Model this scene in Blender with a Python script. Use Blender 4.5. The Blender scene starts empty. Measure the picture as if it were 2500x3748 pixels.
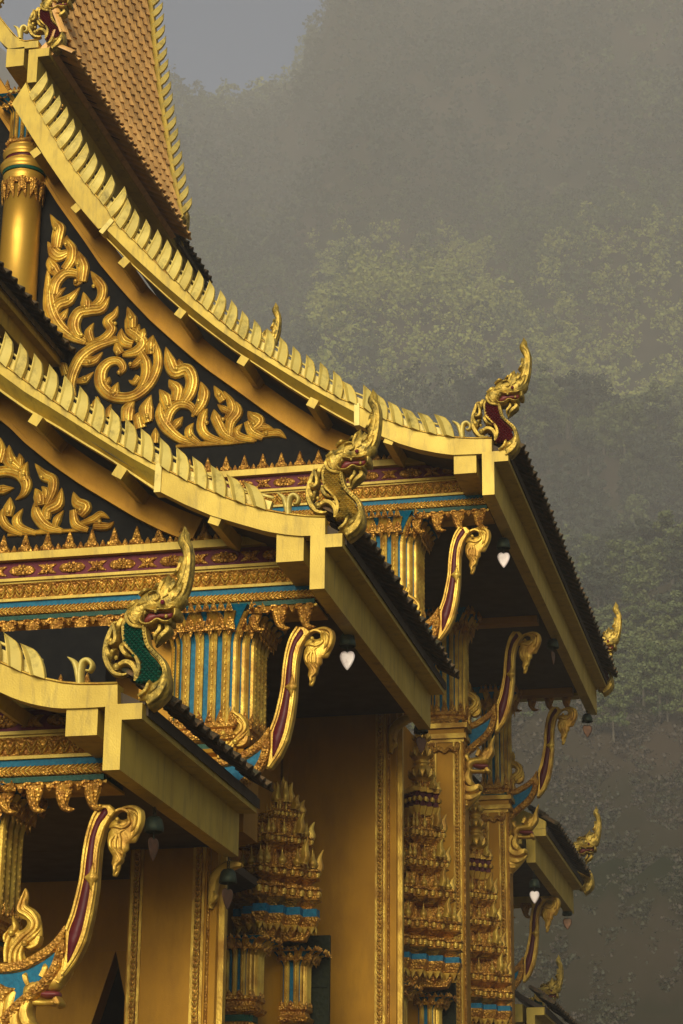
import bpy, math, random
import numpy as np
from mathutils import Vector, geometry
R = math.radians
rnd = random.Random(7)
sc = bpy.context.scene
col = sc.collection

# ------------------------------------------------------------------ camera, sky, sun, exposure
PIT, ROL, YAW, FPX = R(19.756), R(0.548), R(-12.882), 8281.77
_cy, _sy, _cp, _sp = math.cos(YAW), math.sin(YAW), math.cos(PIT), math.sin(PIT)
FW = np.array([_sy*_cp, _cy*_cp, _sp]); _r = np.array([_cy, -_sy, 0.0]); _u = np.cross(_r, FW)
RT = _r*math.cos(ROL)+_u*math.sin(ROL); UP = -_r*math.sin(ROL)+_u*math.cos(ROL)
CAM = np.array([0, 0, 1.6])
cd = bpy.data.cameras.new('camera'); cam = bpy.data.objects.new('camera', cd); col.objects.link(cam)
from mathutils import Matrix
mw = Matrix([[RT[0], UP[0], -FW[0], CAM[0]], [RT[1], UP[1], -FW[1], CAM[1]], [RT[2], UP[2], -FW[2], CAM[2]], [0, 0, 0, 1]])
cam.matrix_world = mw
cd.sensor_fit = 'VERTICAL'; cd.sensor_height = 36.0; cd.lens = FPX/3748*36
cd.clip_start = 0.1; cd.clip_end = 4000
sc.camera = cam

SUN_EL, SUN_AZ = R(21), R(177)      # azimuth clockwise from +Y: behind the camera, to its left
w = bpy.data.worlds.new('World'); sc.world = w; w.use_nodes = True
nt = w.node_tree; bg = nt.nodes['Background']
sky = nt.nodes.new('ShaderNodeTexSky'); sky.sky_type = 'NISHITA'; sky.sun_disc = False
sky.sun_elevation = SUN_EL; sky.sun_rotation = SUN_AZ; sky.air_density = 1.0; sky.dust_density = 1.0; sky.ozone_density = 4.0
nt.links.new(sky.outputs[0], bg.inputs[0]); bg.inputs[1].default_value = 0.095
sl = bpy.data.lights.new('sun', 'SUN'); sl.energy = 4.6; sl.angle = R(34); sl.color = (1.0, 0.91, 0.66)
so = bpy.data.objects.new('sun', sl); col.objects.link(so)
sd = Vector((math.sin(SUN_AZ)*math.cos(SUN_EL), math.cos(SUN_AZ)*math.cos(SUN_EL), math.sin(SUN_EL)))
so.rotation_euler = sd.to_track_quat('Z', 'Y').to_euler(); so.location = (-20, -30, 60)
sc.view_settings.view_transform = 'Standard'; sc.view_settings.look = 'None'
sc.view_settings.exposure = -0.33; sc.view_settings.gamma = 1.0; sc.view_settings.use_curve_mapping = False
sc.cycles.use_denoising = True
sc.cycles.volume_bounces = 2; sc.cycles.max_bounces = 6; sc.cycles.diffuse_bounces = 3
sc.cycles.volume_step_rate = 1.0

# ------------------------------------------------------------------ materials
def mat(name, c1, c2=None, rough=0.5, spec=.5, metal=0.0, nscale=6.0, bump=0.0, bscale=40.0, kind='noise', stain=None, sscale=3.0, slo=.55, shi=.75, streak=None, var=0):
    m = bpy.data.materials.new(name); m.use_nodes = True
    t = m.node_tree; b = t.nodes['Principled BSDF']
    N = t.nodes.new; L = t.links.new
    tc = N('ShaderNodeTexCoord'); gm = N('ShaderNodeNewGeometry')
    src = gm.outputs['Position']
    n = N('ShaderNodeTexNoise'); n.inputs['Scale'].default_value = nscale; n.inputs['Detail'].default_value = 5
    L(src, n.inputs['Vector'])
    mx = N('ShaderNodeMix'); mx.data_type = 'RGBA'
    rp = N('ShaderNodeValToRGB'); rp.color_ramp.elements[0].position = .35; rp.color_ramp.elements[1].position = .65
    L(n.outputs[0], rp.inputs[0]); L(rp.outputs[0], mx.inputs[0])
    mx.inputs[6].default_value = (*c1, 1); mx.inputs[7].default_value = (*(c2 or c1), 1)
    out = mx.outputs[2]
    if stain:
        s = N('ShaderNodeTexNoise'); s.inputs['Scale'].default_value = sscale; s.inputs['Detail'].default_value = 8; s.inputs['Roughness'].default_value = .7
        if streak:
            mp = N('ShaderNodeMapping'); mp.inputs['Scale'].default_value = streak; L(src, mp.inputs['Vector']); L(mp.outputs[0], s.inputs['Vector'])
        else: L(src, s.inputs['Vector'])
        r2 = N('ShaderNodeValToRGB'); r2.color_ramp.elements[0].position = slo; r2.color_ramp.elements[1].position = shi
        L(s.outputs[0], r2.inputs[0])
        m2 = N('ShaderNodeMix'); m2.data_type = 'RGBA'
        L(r2.outputs[0], m2.inputs[0]); L(out, m2.inputs[6]); m2.inputs[7].default_value = (*stain, 1)
        out = m2.outputs[2]
    if var:
        oi = N('ShaderNodeObjectInfo'); mr = N('ShaderNodeMapRange'); mr.inputs[3].default_value = 1-var; mr.inputs[4].default_value = 1+var*.6
        L(oi.outputs['Random'], mr.inputs[0]); hs = N('ShaderNodeHueSaturation'); L(mr.outputs[0], hs.inputs['Value']); L(out, hs.inputs['Color']); out = hs.outputs[0]
    L(out, b.inputs['Base Color'])
    b.inputs['Specular IOR Level'].default_value = spec; b.inputs['Roughness'].default_value = rough; b.inputs['Metallic'].default_value = metal
    rr = N('ShaderNodeMapRange'); rr.inputs[3].default_value = max(.05, rough-.1); rr.inputs[4].default_value = min(1, rough+.12)
    L(n.outputs[0], rr.inputs[0]); L(rr.outputs[0], b.inputs['Roughness'])
    if bump:
        if kind == 'noise':
            v = N('ShaderNodeTexNoise'); v.inputs['Scale'].default_value = bscale; v.inputs['Detail'].default_value = 4; o = v.outputs[0]
        elif kind == 'voronoi':
            v = N('ShaderNodeTexVoronoi'); v.inputs['Scale'].default_value = bscale; o = v.outputs[0]
        else:
            v = N('ShaderNodeTexWave'); v.inputs['Scale'].default_value = bscale; v.inputs['Distortion'].default_value = 6; v.inputs['Detail'].default_value = 2; o = v.outputs[1]
        L(src, v.inputs['Vector'])
        bp = N('ShaderNodeBump'); bp.inputs['Strength'].default_value = bump; bp.inputs['Distance'].default_value = .02
        L(o, bp.inputs['Height']); L(bp.outputs[0], b.inputs['Normal'])
    return m
MT = {}
MT['paint'] = mat('gold_paint', (.55, .38, .045), (.47, .315, .036), rough=.5, metal=.25, nscale=2.5, bump=.12, bscale=60, stain=(.22, .15, .03), sscale=1.0, slo=.50, shi=.80, streak=(9, 9, 1.6))
MT['fin'] = mat('pale_gold_paint', (.72, .56, .14), (.62, .46, .10), rough=.48, metal=.15, nscale=4, bump=.1, bscale=80, stain=(.14, .105, .022), sscale=5, slo=.53, shi=.78, var=.12)
MT['carve'] = mat('carved_gold', (.66, .43, .06), (.36, .18, .018), rough=.44, metal=.5, nscale=5, bump=.25, bscale=45)
MT['relief'] = mat('relief_gold', (.60, .31, .042), (.30, .12, .013), rough=.44, metal=.55, nscale=11, bump=.9, bscale=34, kind='voronoi')
MT['naga'] = mat('weathered_gold', (.62, .42, .075), (.36, .24, .035), rough=.48, metal=.6, nscale=8, bump=.5, bscale=38, stain=(.075, .06, .015), sscale=9, slo=.46, shi=.68)
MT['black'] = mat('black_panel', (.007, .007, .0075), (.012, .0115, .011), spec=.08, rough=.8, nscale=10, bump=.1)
MT['maroon'] = mat('maroon_enamel', (.125, .009, .022), (.085, .006, .016), spec=.2, rough=.5, nscale=12, bump=.1)
MT['red'] = mat('red_lacquer', (.085, .004, .007), (.06, .003, .005), spec=.3, rough=.5, nscale=8, bump=.08)
MT['blue'] = mat('blue_mirror_glass', (.0, .125, .215), (.0, .085, .155), spec=.2, rough=.5, metal=.0, nscale=25, bump=.15, bscale=60)
MT['green'] = mat('green_mirror_glass', (.002, .06, .036), (.002, .04, .025), spec=.25, rough=.5, metal=.0, nscale=25, bump=.15, bscale=60)
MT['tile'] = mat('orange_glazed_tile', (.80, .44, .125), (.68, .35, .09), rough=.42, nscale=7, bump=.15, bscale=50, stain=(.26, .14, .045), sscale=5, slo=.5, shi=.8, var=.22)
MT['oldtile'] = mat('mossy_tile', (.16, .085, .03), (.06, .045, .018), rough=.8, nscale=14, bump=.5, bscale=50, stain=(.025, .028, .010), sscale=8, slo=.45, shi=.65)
MT['wall'] = mat('gold_wall', (.42, .20, .007), (.35, .16, .005), spec=.3, rough=.5, metal=.35, nscale=1.6, bump=.1, bscale=70, stain=(.22, .10, .004), sscale=1.0, slo=.46, shi=.85, streak=(3.2, 3.2, .8))
MT['soffit'] = mat('shade_dark_soffit', (.05, .028, .008), (.035, .02, .006), rough=.7, nscale=5)  # albedo lowered: the deep porch shade is put into this brown
MT['bell'] = mat('bronze_patina', (.03, .05, .035), (.05, .06, .03), rough=.55, metal=.6, nscale=30, bump=.2)
MT['leafwhite'] = mat('pale_leaf_plate', (.85, .74, .70), (.75, .62, .58), rough=.35, metal=.1, nscale=9, stain=(.30, .08, .06), sscale=11, slo=.62, shi=.8)
MT['leafdark'] = mat('rusty_leaf_plate', (.16, .07, .03), (.10, .05, .025), rough=.45, metal=.5, nscale=15)
MT['shutter'] = mat('carved_green_shutter', (.012, .016, .009), (.02, .024, .01), spec=.15, rough=.7, nscale=20, bump=.4, bscale=22, kind='voronoi')

# ------------------------------------------------------------------ pixel rays to building planes
def ray(x, y): return FW + RT*((x-1250)/FPX) - UP*((y-1874)/FPX)
def at(x, y, Y):
    d = ray(x, y); return CAM + d*(Y/d[1])
def onX(x, y, X):
    d = ray(x, y); return CAM + d*(X/d[0])
def px(ox, oy, s): return lambda pts: [(ox+p[0]/s, oy+p[1]/s) for p in pts]
def XZ(pts, Y):
    o = []
    for x, y in pts:
        p = at(x, y, Y); o.append((float(p[0]), float(p[2])))
    return o
K1 = px(100, 760, 2); K2 = px(500, 1200, 2); K3 = px(1080, 1390, 3.997); K4 = px(0, 1560, 2)
K5 = px(520, 2200, 2); K6 = px(0, 2860, 2.647); K7 = px(1440, 1840, 2); KA = px(0, 0, 3.997); K8 = px(1560, 2560, 2.665)
KD = px(0, 0, 1568/2500)

# ------------------------------------------------------------------ mesh helpers
class MB:
    def __init__(s): s.v = []; s.f = []; s.sm = []
    def add(s, vs, fs, smooth=False):
        o = len(s.v); s.v += [tuple(map(float, p)) for p in vs]; s.f += [tuple(o+i for i in f) for f in fs]; s.sm += [smooth]*len(fs); return s
    def box(s, x0, x1, y0, y1, z0, z1):
        return s.add([(x0, y0, z0), (x1, y0, z0), (x1, y1, z0), (x0, y1, z0), (x0, y0, z1), (x1, y0, z1), (x1, y1, z1), (x0, y1, z1)],
                     [(0, 3, 2, 1), (4, 5, 6, 7), (0, 1, 5, 4), (1, 2, 6, 5), (2, 3, 7, 6), (3, 0, 4, 7)])
    def obox(s, c, ux, uz, hx, hz, y0, y1):
        # box with section axes ux, uz in the XZ plane
        p = []
        for y in (y0, y1):
            for a, b in ((-1, -1), (1, -1), (1, 1), (-1, 1)):
                p.append((c[0]+ux[0]*hx*a+uz[0]*hz*b, y, c[1]+ux[1]*hx*a+uz[1]*hz*b))
        return s.add(p, [(0, 1, 2, 3), (7, 6, 5, 4), (0, 4, 5, 1), (1, 5, 6, 2), (2, 6, 7, 3), (3, 7, 4, 0)])
    def prism(s, poly, y0, y1, bev=0.0):
        # polygon in XZ extruded along Y, optional front bevel
        n = len(poly)
        if bev:
            c = np.mean(poly, 0); q = inset(poly, bev)
            vs = [(a, y0, b) for a, b in q]+[(a, y0+bev, b) for a, b in poly]+[(a, y1, b) for a, b in poly]
            fs = tri2(q)+[(i, (i+1) % n, n+(i+1) % n, n+i) for i in range(n)]+[(n+i, n+(i+1) % n, 2*n+(i+1) % n, 2*n+i) for i in range(n)]
            fs += [tuple(2*n+i for i in reversed(f)) for f in tri2(poly)]
            return s.add(vs, fs)
        vs = [(a, y0, b) for a, b in poly]+[(a, y1, b) for a, b in poly]
        t = tri2(poly)
        return s.add(vs, t+[tuple(n+i for i in reversed(f)) for f in t]+[(i, (i+1) % n, n+(i+1) % n, n+i) for i in range(n)])
    def loft(s, rings, closed=True, caps=True, smooth=False):
        n = len(rings[0]); vs = [p for r in rings for p in r]; fs = []
        for k in range(len(rings)-1):
            for i in range(n if closed else n-1):
                j = (i+1) % n; fs.append((k*n+i, k*n+j, (k+1)*n+j, (k+1)*n+i))
        if caps and closed:
            fs.append(tuple(range(n))); fs.append(tuple((len(rings)-1)*n+i for i in reversed(range(n))))
        return s.add(vs, fs, smooth)
    def lathe(s, cx, cy, prof, n=20, smooth=True):
        return s.loft([[(cx+r*math.cos(2*math.pi*i/n), cy+r*math.sin(2*math.pi*i/n), z) for i in range(n)] for z, r in prof], smooth=smooth)
    def ball(s, c, r, n=8, sy=1.0):
        rings = []
        for k in range(1, n//2+2):
            a = math.pi*k/(n//2+2)
            rings.append([(c[0]+r*math.sin(a)*math.cos(2*math.pi*i/n), c[1]+sy*r*math.sin(a)*math.sin(2*math.pi*i/n), c[2]+r*math.cos(a)) for i in range(n)])
        return s.loft(rings, smooth=True)
    def tube(s, pts, r, n=6):
        rings = []
        for k, p in enumerate(pts):
            p = Vector(p); d = (Vector(pts[min(k+1, len(pts)-1)])-Vector(pts[max(k-1, 0)])).normalized()
            a = d.orthogonal().normalized(); b = d.cross(a)
            rings.append([tuple(p+a*r*math.cos(2*math.pi*i/n)+b*r*math.sin(2*math.pi*i/n)) for i in range(n)])
        return s.loft(rings, smooth=True)
    def stroke(s, pts, ws, Y, t, back=None, n=None, prof=(0, .62, .92, .72, 1, .72, .92, .62, 0), edge=.25, smooth=True):
        """carved band along a spline in the XZ plane; ws full widths; front towards -Y"""
        n = n or max(10, 5*len(pts)); c, wd = spline(pts, ws, n)
        K = len(prof); rows = []
        for i in range(n):
            a = c[max(i-1, 0)]; b = c[min(i+1, n-1)]; d = (b[0]-a[0], b[1]-a[1]); l = math.hypot(*d) or 1
            nx, nz = -d[1]/l, d[0]/l; h = wd[i]/2; tt = t*min(1, .25+wd[i]/max(wd)*.85)
            front = [(c[i][0]+nx*h*(2*k/(K-1)-1), Y-tt*(edge+(1-edge)*prof[k]), c[i][1]+nz*h*(2*k/(K-1)-1)) for k in range(K)]
            if back is None:
                ring = [(front[0][0], Y, front[0][2])]+front+[(front[-1][0], Y, front[-1][2])]
            else:
                ring = front+[(p[0], 2*Y-p[1], p[2]) for p in reversed(front)]
            rows.append(ring)
        return s.loft(rows, closed=True, caps=True, smooth=smooth)
    def inflate(s, poly, Y, t, wfrac=.25, edge=.3, double=False, step=None, grooves=0):
        poly = resample(poly, 3); P = np.array(poly); mn, mxx = P.min(0), P.max(0); size = (mxx-mn).max()
        step = step or size/16
        pts = [Vector(p) for p in poly]; n = len(pts)
        A = P; B = np.roll(P, -1, 0)
        def dist(q):
            ab = B-A; tt = np.clip(((q-A)*ab).sum(1)/np.maximum((ab*ab).sum(1), 1e-12), 0, 1)
            return np.sqrt((((A+ab*tt[:, None])-q)**2).sum(1)).min()
        x = mn[0]+step/2; row = 0; inner = []
        while x < mxx[0]:
            z = mn[1]+step*(.5+.5*(row % 2))
            while z < mxx[1]:
                q = np.array([x, z])
                if inside(q, A, B) and dist(q) > step*.45: inner.append(Vector((x, z)))
                z += step
            x += step*.866; row += 1
        r = geometry.delaunay_2d_cdt(pts+inner, [(i, (i+1) % n) for i in range(n)], [list(range(n))], 1, 1e-6)
        V = [np.array(v) for v in r[0]]; F = [tuple(f) for f in r[2]]
        W = size*wfrac; hs = []
        for v in V:
            d = dist(v); u = min(1, d/W); h = math.sqrt(max(0, 1-(1-u)**2))
            if grooves: h *= 1-.22*(math.sin(grooves*2*math.pi*min(1, d/(W)))*.5+.5)*(1 if d > 1e-5 else 0)
            hs.append(edge+(1-edge)*h)
        m = len(V)
        ed = {}
        for f in F:
            for k in range(len(f)):
                e = (f[k], f[(k+1) % len(f)]); ed[e] = 1
        bd = [e for e in ed if (e[1], e[0]) not in ed]
        vs = [(v[0], Y-t*h, v[1]) for v, h in zip(V, hs)]
        if double:
            vs += [(v[0], Y+t*h, v[1]) for v, h in zip(V, hs)]
            fs = F+[tuple(m+i for i in reversed(f)) for f in F]+[(b, a, m+a, m+b) for a, b in bd]
        else:
            vs += [(v[0], Y, v[1]) for v in V]
            fs = F+[(b, a, m+a, m+b) for a, b in bd]
        return s.add(vs, fs, True)
    def mesh(s, name, m, loc=(0, 0, 0)):
        me = bpy.data.meshes.new(name)
        me.from_pydata([(p[0]-loc[0], p[1]-loc[1], p[2]-loc[2]) for p in s.v], [], s.f)
        me.polygons.foreach_set('use_smooth', s.sm)
        me.materials.append(MT[m] if isinstance(m, str) else m); me.update()
        return me
def inset(poly, d):
    n = len(poly); area = sum(poly[i][0]*poly[(i+1) % n][1]-poly[(i+1) % n][0]*poly[i][1] for i in range(n)); sg = 1 if area > 0 else -1
    out = []
    for i in range(n):
        a, b, c = poly[i-1], poly[i], poly[(i+1) % n]
        d1 = Vector((b[0]-a[0], b[1]-a[1])).normalized(); d2 = Vector((c[0]-b[0], c[1]-b[1])).normalized()
        n1 = Vector((-d1[1], d1[0]))*sg; n2 = Vector((-d2[1], d2[0]))*sg
        m = n1+n2; l = m.length
        if l < .3: m = n1; k = 1
        else: m = m/l; k = min(2.0, 1/max(.4, m.dot(n1)))
        out.append((b[0]+m[0]*d*k, b[1]+m[1]*d*k))
    return out
def tri2(poly):
    return [tuple(t) for t in geometry.tessellate_polygon([[Vector((a, b, 0)) for a, b in poly]])]
def inside(q, A, B):
    c = (A[:, 1] > q[1]) != (B[:, 1] > q[1])
    xs = (B[:, 0]-A[:, 0])*(q[1]-A[:, 1])/np.where(np.abs(B[:, 1]-A[:, 1]) < 1e-12, 1e-12, B[:, 1]-A[:, 1])+A[:, 0]
    return bool(np.count_nonzero(c & (q[0] < xs)) % 2)
def resample(poly, k):
    n = len(poly); out = []
    for i in range(n):
        p0, p1, p2, p3 = poly[i-1], poly[i], poly[(i+1) % n], poly[(i+2) % n]
        for j in range(k):
            t = j/k
            # soft corner handling: blend catmull with linear so tips stay sharp
            cr = [.5*((2*p1[a])+(-p0[a]+p2[a])*t+(2*p0[a]-5*p1[a]+4*p2[a]-p3[a])*t*t+(-p0[a]+3*p1[a]-3*p2[a]+p3[a])*t**3) for a in (0, 1)]
            ln = [p1[a]*(1-t)+p2[a]*t for a in (0, 1)]
            out.append((cr[0]*.6+ln[0]*.4, cr[1]*.6+ln[1]*.4))
    return out
def spline(pts, ws, n):
    P = [pts[0]]+list(pts)+[pts[-1]]; m = len(pts)-1
    if len(ws) != len(pts):
        u = np.linspace(0, 1, len(ws)); ws = np.interp(np.linspace(0, 1, len(pts)), u, ws)
    c = []; wd = []
    for i in range(n):
        u = i/(n-1)*m; k = min(int(u), m-1); t = u-k
        p0, p1, p2, p3 = P[k], P[k+1], P[k+2], P[k+3]
        c.append(tuple(.5*((2*p1[a])+(-p0[a]+p2[a])*t+(2*p0[a]-5*p1[a]+4*p2[a]-p3[a])*t*t+(-p0[a]+3*p1[a]-3*p2[a]+p3[a])*t**3) for a in range(len(p1))))
        wd.append(float(ws[k]*(1-t)+ws[k+1]*t))
    return c, wd
def poly_at(pts, n):
    """resample an open polyline to n points by length"""
    P = np.array(pts, float); d = np.r_[0, np.cumsum(np.sqrt((np.diff(P, axis=0)**2).sum(1)))]
    u = np.linspace(0, d[-1], n)
    return [tuple(np.interp(x, d, P[:, k]) for k in range(P.shape[1])) for x in u]

def thing(name, label, cat, loc, group=None):
    o = bpy.data.objects.new(name, None); col.objects.link(o); o.location = loc; o.empty_display_size = .1
    o['label'] = label; o['category'] = cat; o['kind'] = 'thing'
    if group: o['group'] = group
    return o
def wloc(o):
    l = Vector(o.location)
    while o.parent: o = o.parent; l = l+Vector(o.location)
    return l
def part(name, mb, m, parent, kind=None, label=None):
    me = mb if isinstance(mb, bpy.types.Mesh) else mb.mesh(name, m, wloc(parent))
    o = bpy.data.objects.new(name, me); col.objects.link(o); o.parent = parent
    if kind: o['kind'] = kind
    if label: o['label'] = label
    return o
def inst(name, me, parent, wpos, rot=None, scale=None):
    o = bpy.data.objects.new(name, me); col.objects.link(o); o.parent = parent
    o.location = Vector(wpos)-wloc(parent)
    if rot: o.rotation_euler = rot
    if scale: o.scale = scale
    return o
def solo(name, mb, m, label, cat=None, kind=None, group=None):
    o = bpy.data.objects.new(name, mb.mesh(name, m)); col.objects.link(o)
    if label: o['label'] = label
    if cat: o['category'] = cat
    if kind: o['kind'] = kind
    if group: o['group'] = group
    return o
def dup(root, loc, label=None):
    c = root.copy(); col.objects.link(c); c.location = loc
    if label: c['label'] = label
    def rec(a, b):
        for ch in list(a.children):
            d = ch.copy(); col.objects.link(d); d.parent = b; rec(ch, d)
    rec(root, c)
    return c

# ------------------------------------------------------------------ ground and mountain
_RR = [60, 80, 110, 150, 300, 650, 900, 1250, 1700, 2300]
_EL = [0, .015, .115, .190, .280, .395, .485, .578, .555, .44]     # far left ridge
_ER = [0, .015, .115, .190, .285, .420, .540, .690, .640, .50]     # steep right-hand mountain
def hills_z(x, y):
    r = math.hypot(x, y); az = math.atan2(x, y)
    k = 1/(1+math.exp(-(az+.238)/.007))
    e = float(np.interp(r, _RR, _EL))*(1-k)+float(np.interp(r, _RR, _ER))*k
    s = min(1, max(0, (r-120)/400))
    z = r*e+s*(16*math.sin(x*.014+y*.008)+11*math.sin(x*.03-y*.02+1)+7*math.sin(y*.045+x*.04))*(1 if r < 1300 else .45)+min(s, .2)*9*math.sin(x*.09+1)*math.sin(y*.08)
    return min(z, 830+6*math.sin(az*90))
naz, nr = 240, 170
vs = []; fs = []
for i in range(naz+1):
    az = R(-58)+R(104)*i/naz
    for j in range(nr+1):
        r = 62+2050*(j/nr)**1.7
        x, y = r*math.sin(az), r*math.cos(az); z = hills_z(x, y)
        if j == 0: z = -.3
        vs.append((x, y, z+(rnd.random()-.5)*.012*r*min(1, j/30)))
for i in range(naz):
    for j in range(nr):
        a = i*(nr+1)+j; fs.append((a, a+nr+1, a+nr+2, a+1))
MT['hill'] = mat('forest_floor', (.024, .026, .011), (.058, .042, .027), rough=1.0, spec=.0, nscale=.035, bump=.8, bscale=.25, stain=(.22, .17, .12), sscale=.02, slo=.62, shi=.74)
MT['ground'] = mat('bare_earth', (.08, .06, .035), (.06, .045, .025), rough=.95, nscale=.4, bump=.3, bscale=4)
mb = MB(); mb.add(vs, fs, True); solo('mountain', mb, 'hill', None, kind='structure')
mb = MB(); mb.add([(-2130, -54, 0), (2130, -54, 0), (2130, 2130, 0), (-2130, 2130, 0)], [(0, 1, 2, 3)]); solo('ground', mb, 'ground', None, kind='structure')

# trees: six crown meshes shared by every tree
def leafmat(name, c1, c2, tr=.25):
    m = mat(name, c1, c2, rough=.7, nscale=.35)
    m.node_tree.nodes['Principled BSDF'].inputs['Subsurface Weight'].default_value = 0
    return m
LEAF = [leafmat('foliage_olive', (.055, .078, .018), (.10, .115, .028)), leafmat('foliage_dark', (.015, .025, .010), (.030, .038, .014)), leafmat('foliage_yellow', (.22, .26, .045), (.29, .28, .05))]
BARK = mat('pale_bark', (.055, .045, .03), (.09, .075, .05), rough=.95, nscale=2)
def crown_arrays(seed, H, W, nclump, per, ls=1.25):
    g = np.random.default_rng(seed); q = []
    for c in range(nclump):
        a = g.uniform(0, 2*math.pi); rr = W*math.sqrt(g.uniform(0, 1))*.95; zz = g.uniform(.26, .95)*H
        k = 1-abs(zz/H-.55)*1.3; cx, cy = rr*math.cos(a)*max(.25, k), rr*math.sin(a)*max(.25, k); cr = g.uniform(.16, .30)*W*1.25
        d = g.normal(size=(per, 3)); d /= np.linalg.norm(d, axis=1)[:, None]
        p = np.c_[cx, cy, zz]+d*cr*(g.uniform(.4, 1.0, (per, 1)))*np.array([1, 1, .75])
        nrm = d+g.normal(size=(per, 3))*.6; nrm /= np.linalg.norm(nrm, axis=1)[:, None]
        u = np.cross(nrm, g.normal(size=(per, 3))); u /= np.linalg.norm(u, axis=1)[:, None]; v = np.cross(nrm, u)
        sz = g.uniform(.14, .34, (per, 1))*ls
        q.append(np.stack([p-u*sz-v*sz*.6, p+u*sz-v*sz*.6, p+u*sz*.7+v*sz*.8, p-u*sz*.7+v*sz*.8], 1))
    return np.concatenate(q)
def quads_mesh(name, Q, m):
    me = bpy.data.meshes.new(name); n = len(Q)
    me.vertices.add(4*n); me.vertices.foreach_set('co', Q.reshape(-1)); me.loops.add(4*n); me.polygons.add(n)
    me.loops.foreach_set('vertex_index', np.arange(4*n, dtype=np.int32)); me.polygons.foreach_set('loop_start', np.arange(0, 4*n, 4, dtype=np.int32))
    me.polygons.foreach_set('loop_total', np.full(n, 4, dtype=np.int32)); me.materials.append(m); me.update(calc_edges=True)
    return me
def trunk_mb(seed, H, W):
    g = random.Random(seed); mb = MB(); pts = []
    lean = (g.uniform(-.5, .5), g.uniform(-.5, .5))
    def limb(pts, r0, r1):
        rings = []
        for k, p in enumerate(pts):
            r = r0+(r1-r0)*k/(len(pts)-1); rings.append([(p[0]+r*math.cos(a), p[1]+r*math.sin(a), p[2]) for a in [i*math.pi/3 for i in range(6)]])
        mb.loft(rings, smooth=True)
    main = [(lean[0]*t*t, lean[1]*t*t, -2+(H*.8+2)*t) for t in (0, .25, .5, .75, 1)]
    limb(main, .022*H+.1, .05)
    for k in range(5):
        a = g.uniform(0, 6.28); z = H*g.uniform(.38, .62); p = (lean[0]*.4, lean[1]*.4, z); e = W*g.uniform(.5, .9)
        limb([p, (p[0]+e*.5*math.cos(a), p[1]+e*.5*math.sin(a), z+H*.10), (p[0]+e*math.cos(a), p[1]+e*math.sin(a), z+H*.2)], .12, .03)
    return mb
KINDS = []
for k in range(6):
    H = (15, 18, 13, 20, 12, 16)[k]; W = (5.6, 5.8, 5.2, 5.6, 5.0, 6.6)[k]
    Q = crown_arrays(k+1, H, W, 26, 90); Qs = crown_arrays(k+21, H, W, 16, 12, 1.7); Qf = crown_arrays(k+41, H, W, 12, 6, 2.9)
    tm = trunk_mb(k, H, W)
    KINDS.append((Q, Qs, tm, H, Qf))
crown_me = [[quads_mesh('crown', KINDS[k][0], LEAF[c]) for c in range(3)] for k in range(6)]
trunk_me = [KINDS[k][2].mesh('trunk', BARK) for k in range(6)]
g = np.random.default_rng(5)
cands = []
for n in range(80000):
    az = g.uniform(-.42, .06); r = 200+1210*g.random()**.8
    x, y = r*math.sin(az), r*math.cos(az); z = hills_z(x, y)
    dens = math.sin(x*.018+2)*math.sin(y*.016+x*.008)+.35*math.sin(x*.05)*math.sin(y*.045)
    if dens < -.62 and g.random() < .8: continue
    e = (z-1.6)/r
    if r < 235+35*g.normal() or (r < 330 and g.random() < .45): continue
    d = np.array([x, y, z-1.6+4]); ww = d@FW; X = 1250+FPX*(d@RT)/ww; Yp = 1874-FPX*(d@UP)/ww
    if X < 300 or X > 2750 or Yp < -300 or Yp > 4100: continue
    cands.append((r, x, y, z, X, Yp))
picked = []; cell = {}
for c in cands:
    cs = 4.6 if c[0] < 430 else 8.0 if c[0] < 900 else 11.0
    key = (cs, int(c[1]//cs), int(c[2]//cs))
    if key in cell: continue
    cell[key] = 1; picked.append(c)
def hidden(c): return c[4] < np.interp(c[5], [0, 200, 800, 1200, 1600, 2200, 2600, 3000, 3748], [480, 540, 660, 1000, 1880, 2160, 2240, 2190, 2090])-20 or c[4] > 2530 or c[5] < -80
picked.sort(key=lambda c: (hidden(c), c[0]))
words = ['round olive-green tree', 'dark bushy tree', 'pale yellow-green tree']
def zone(c):
    X, Y = c[4], c[5]
    if Y < 420: a = 'high under the ridge'
    elif Y < 900: a = 'on the upper slope'
    elif Y < 1500: a = 'on the middle slope'
    elif Y < 2200: a = 'on the lower slope'
    else: a = 'at the slope foot'
    if X < 1000: b = 'just right of the steep orange roof' if Y < 900 else 'above the long row of roof fins'
    elif X < 1500: b = 'above the scaly gold-necked serpent'
    elif X < 1950: b = 'above the red-necked serpent'
    elif X < 2250: b = 'right of the red-necked serpent'
    else: b = 'at the far right edge'
    return a+', '+b
trees = []; stuffQ = [[], [], []]
def leftof(c): return c[4]
for n, c in enumerate(picked[:9500]):
    r, x, y, z, X, Yp = c
    k = int(g.integers(0, 6)); s = g.uniform(.75, 1.25)*(min(1, .30+.7*max(0, r-190)/380) if r < 900 else 1.2); a = g.uniform(0, 6.28)
    cc = math.sin(x*.013+1.3)+math.sin(y*.012+x*.008)+g.normal()*.5
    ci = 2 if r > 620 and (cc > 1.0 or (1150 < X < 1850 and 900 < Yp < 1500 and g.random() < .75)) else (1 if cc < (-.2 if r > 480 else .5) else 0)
    if n < 290:
        trees.append((c, k, s, a, ci))
    else:
        Q = KINDS[k][1 if r < 900 else 4]; M2 = np.array([[math.cos(a), math.sin(a), 0], [-math.sin(a), math.cos(a), 0], [0, 0, 1]])
        stuffQ[ci].append((Q@M2)*s+np.array([x, y, z]))
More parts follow.
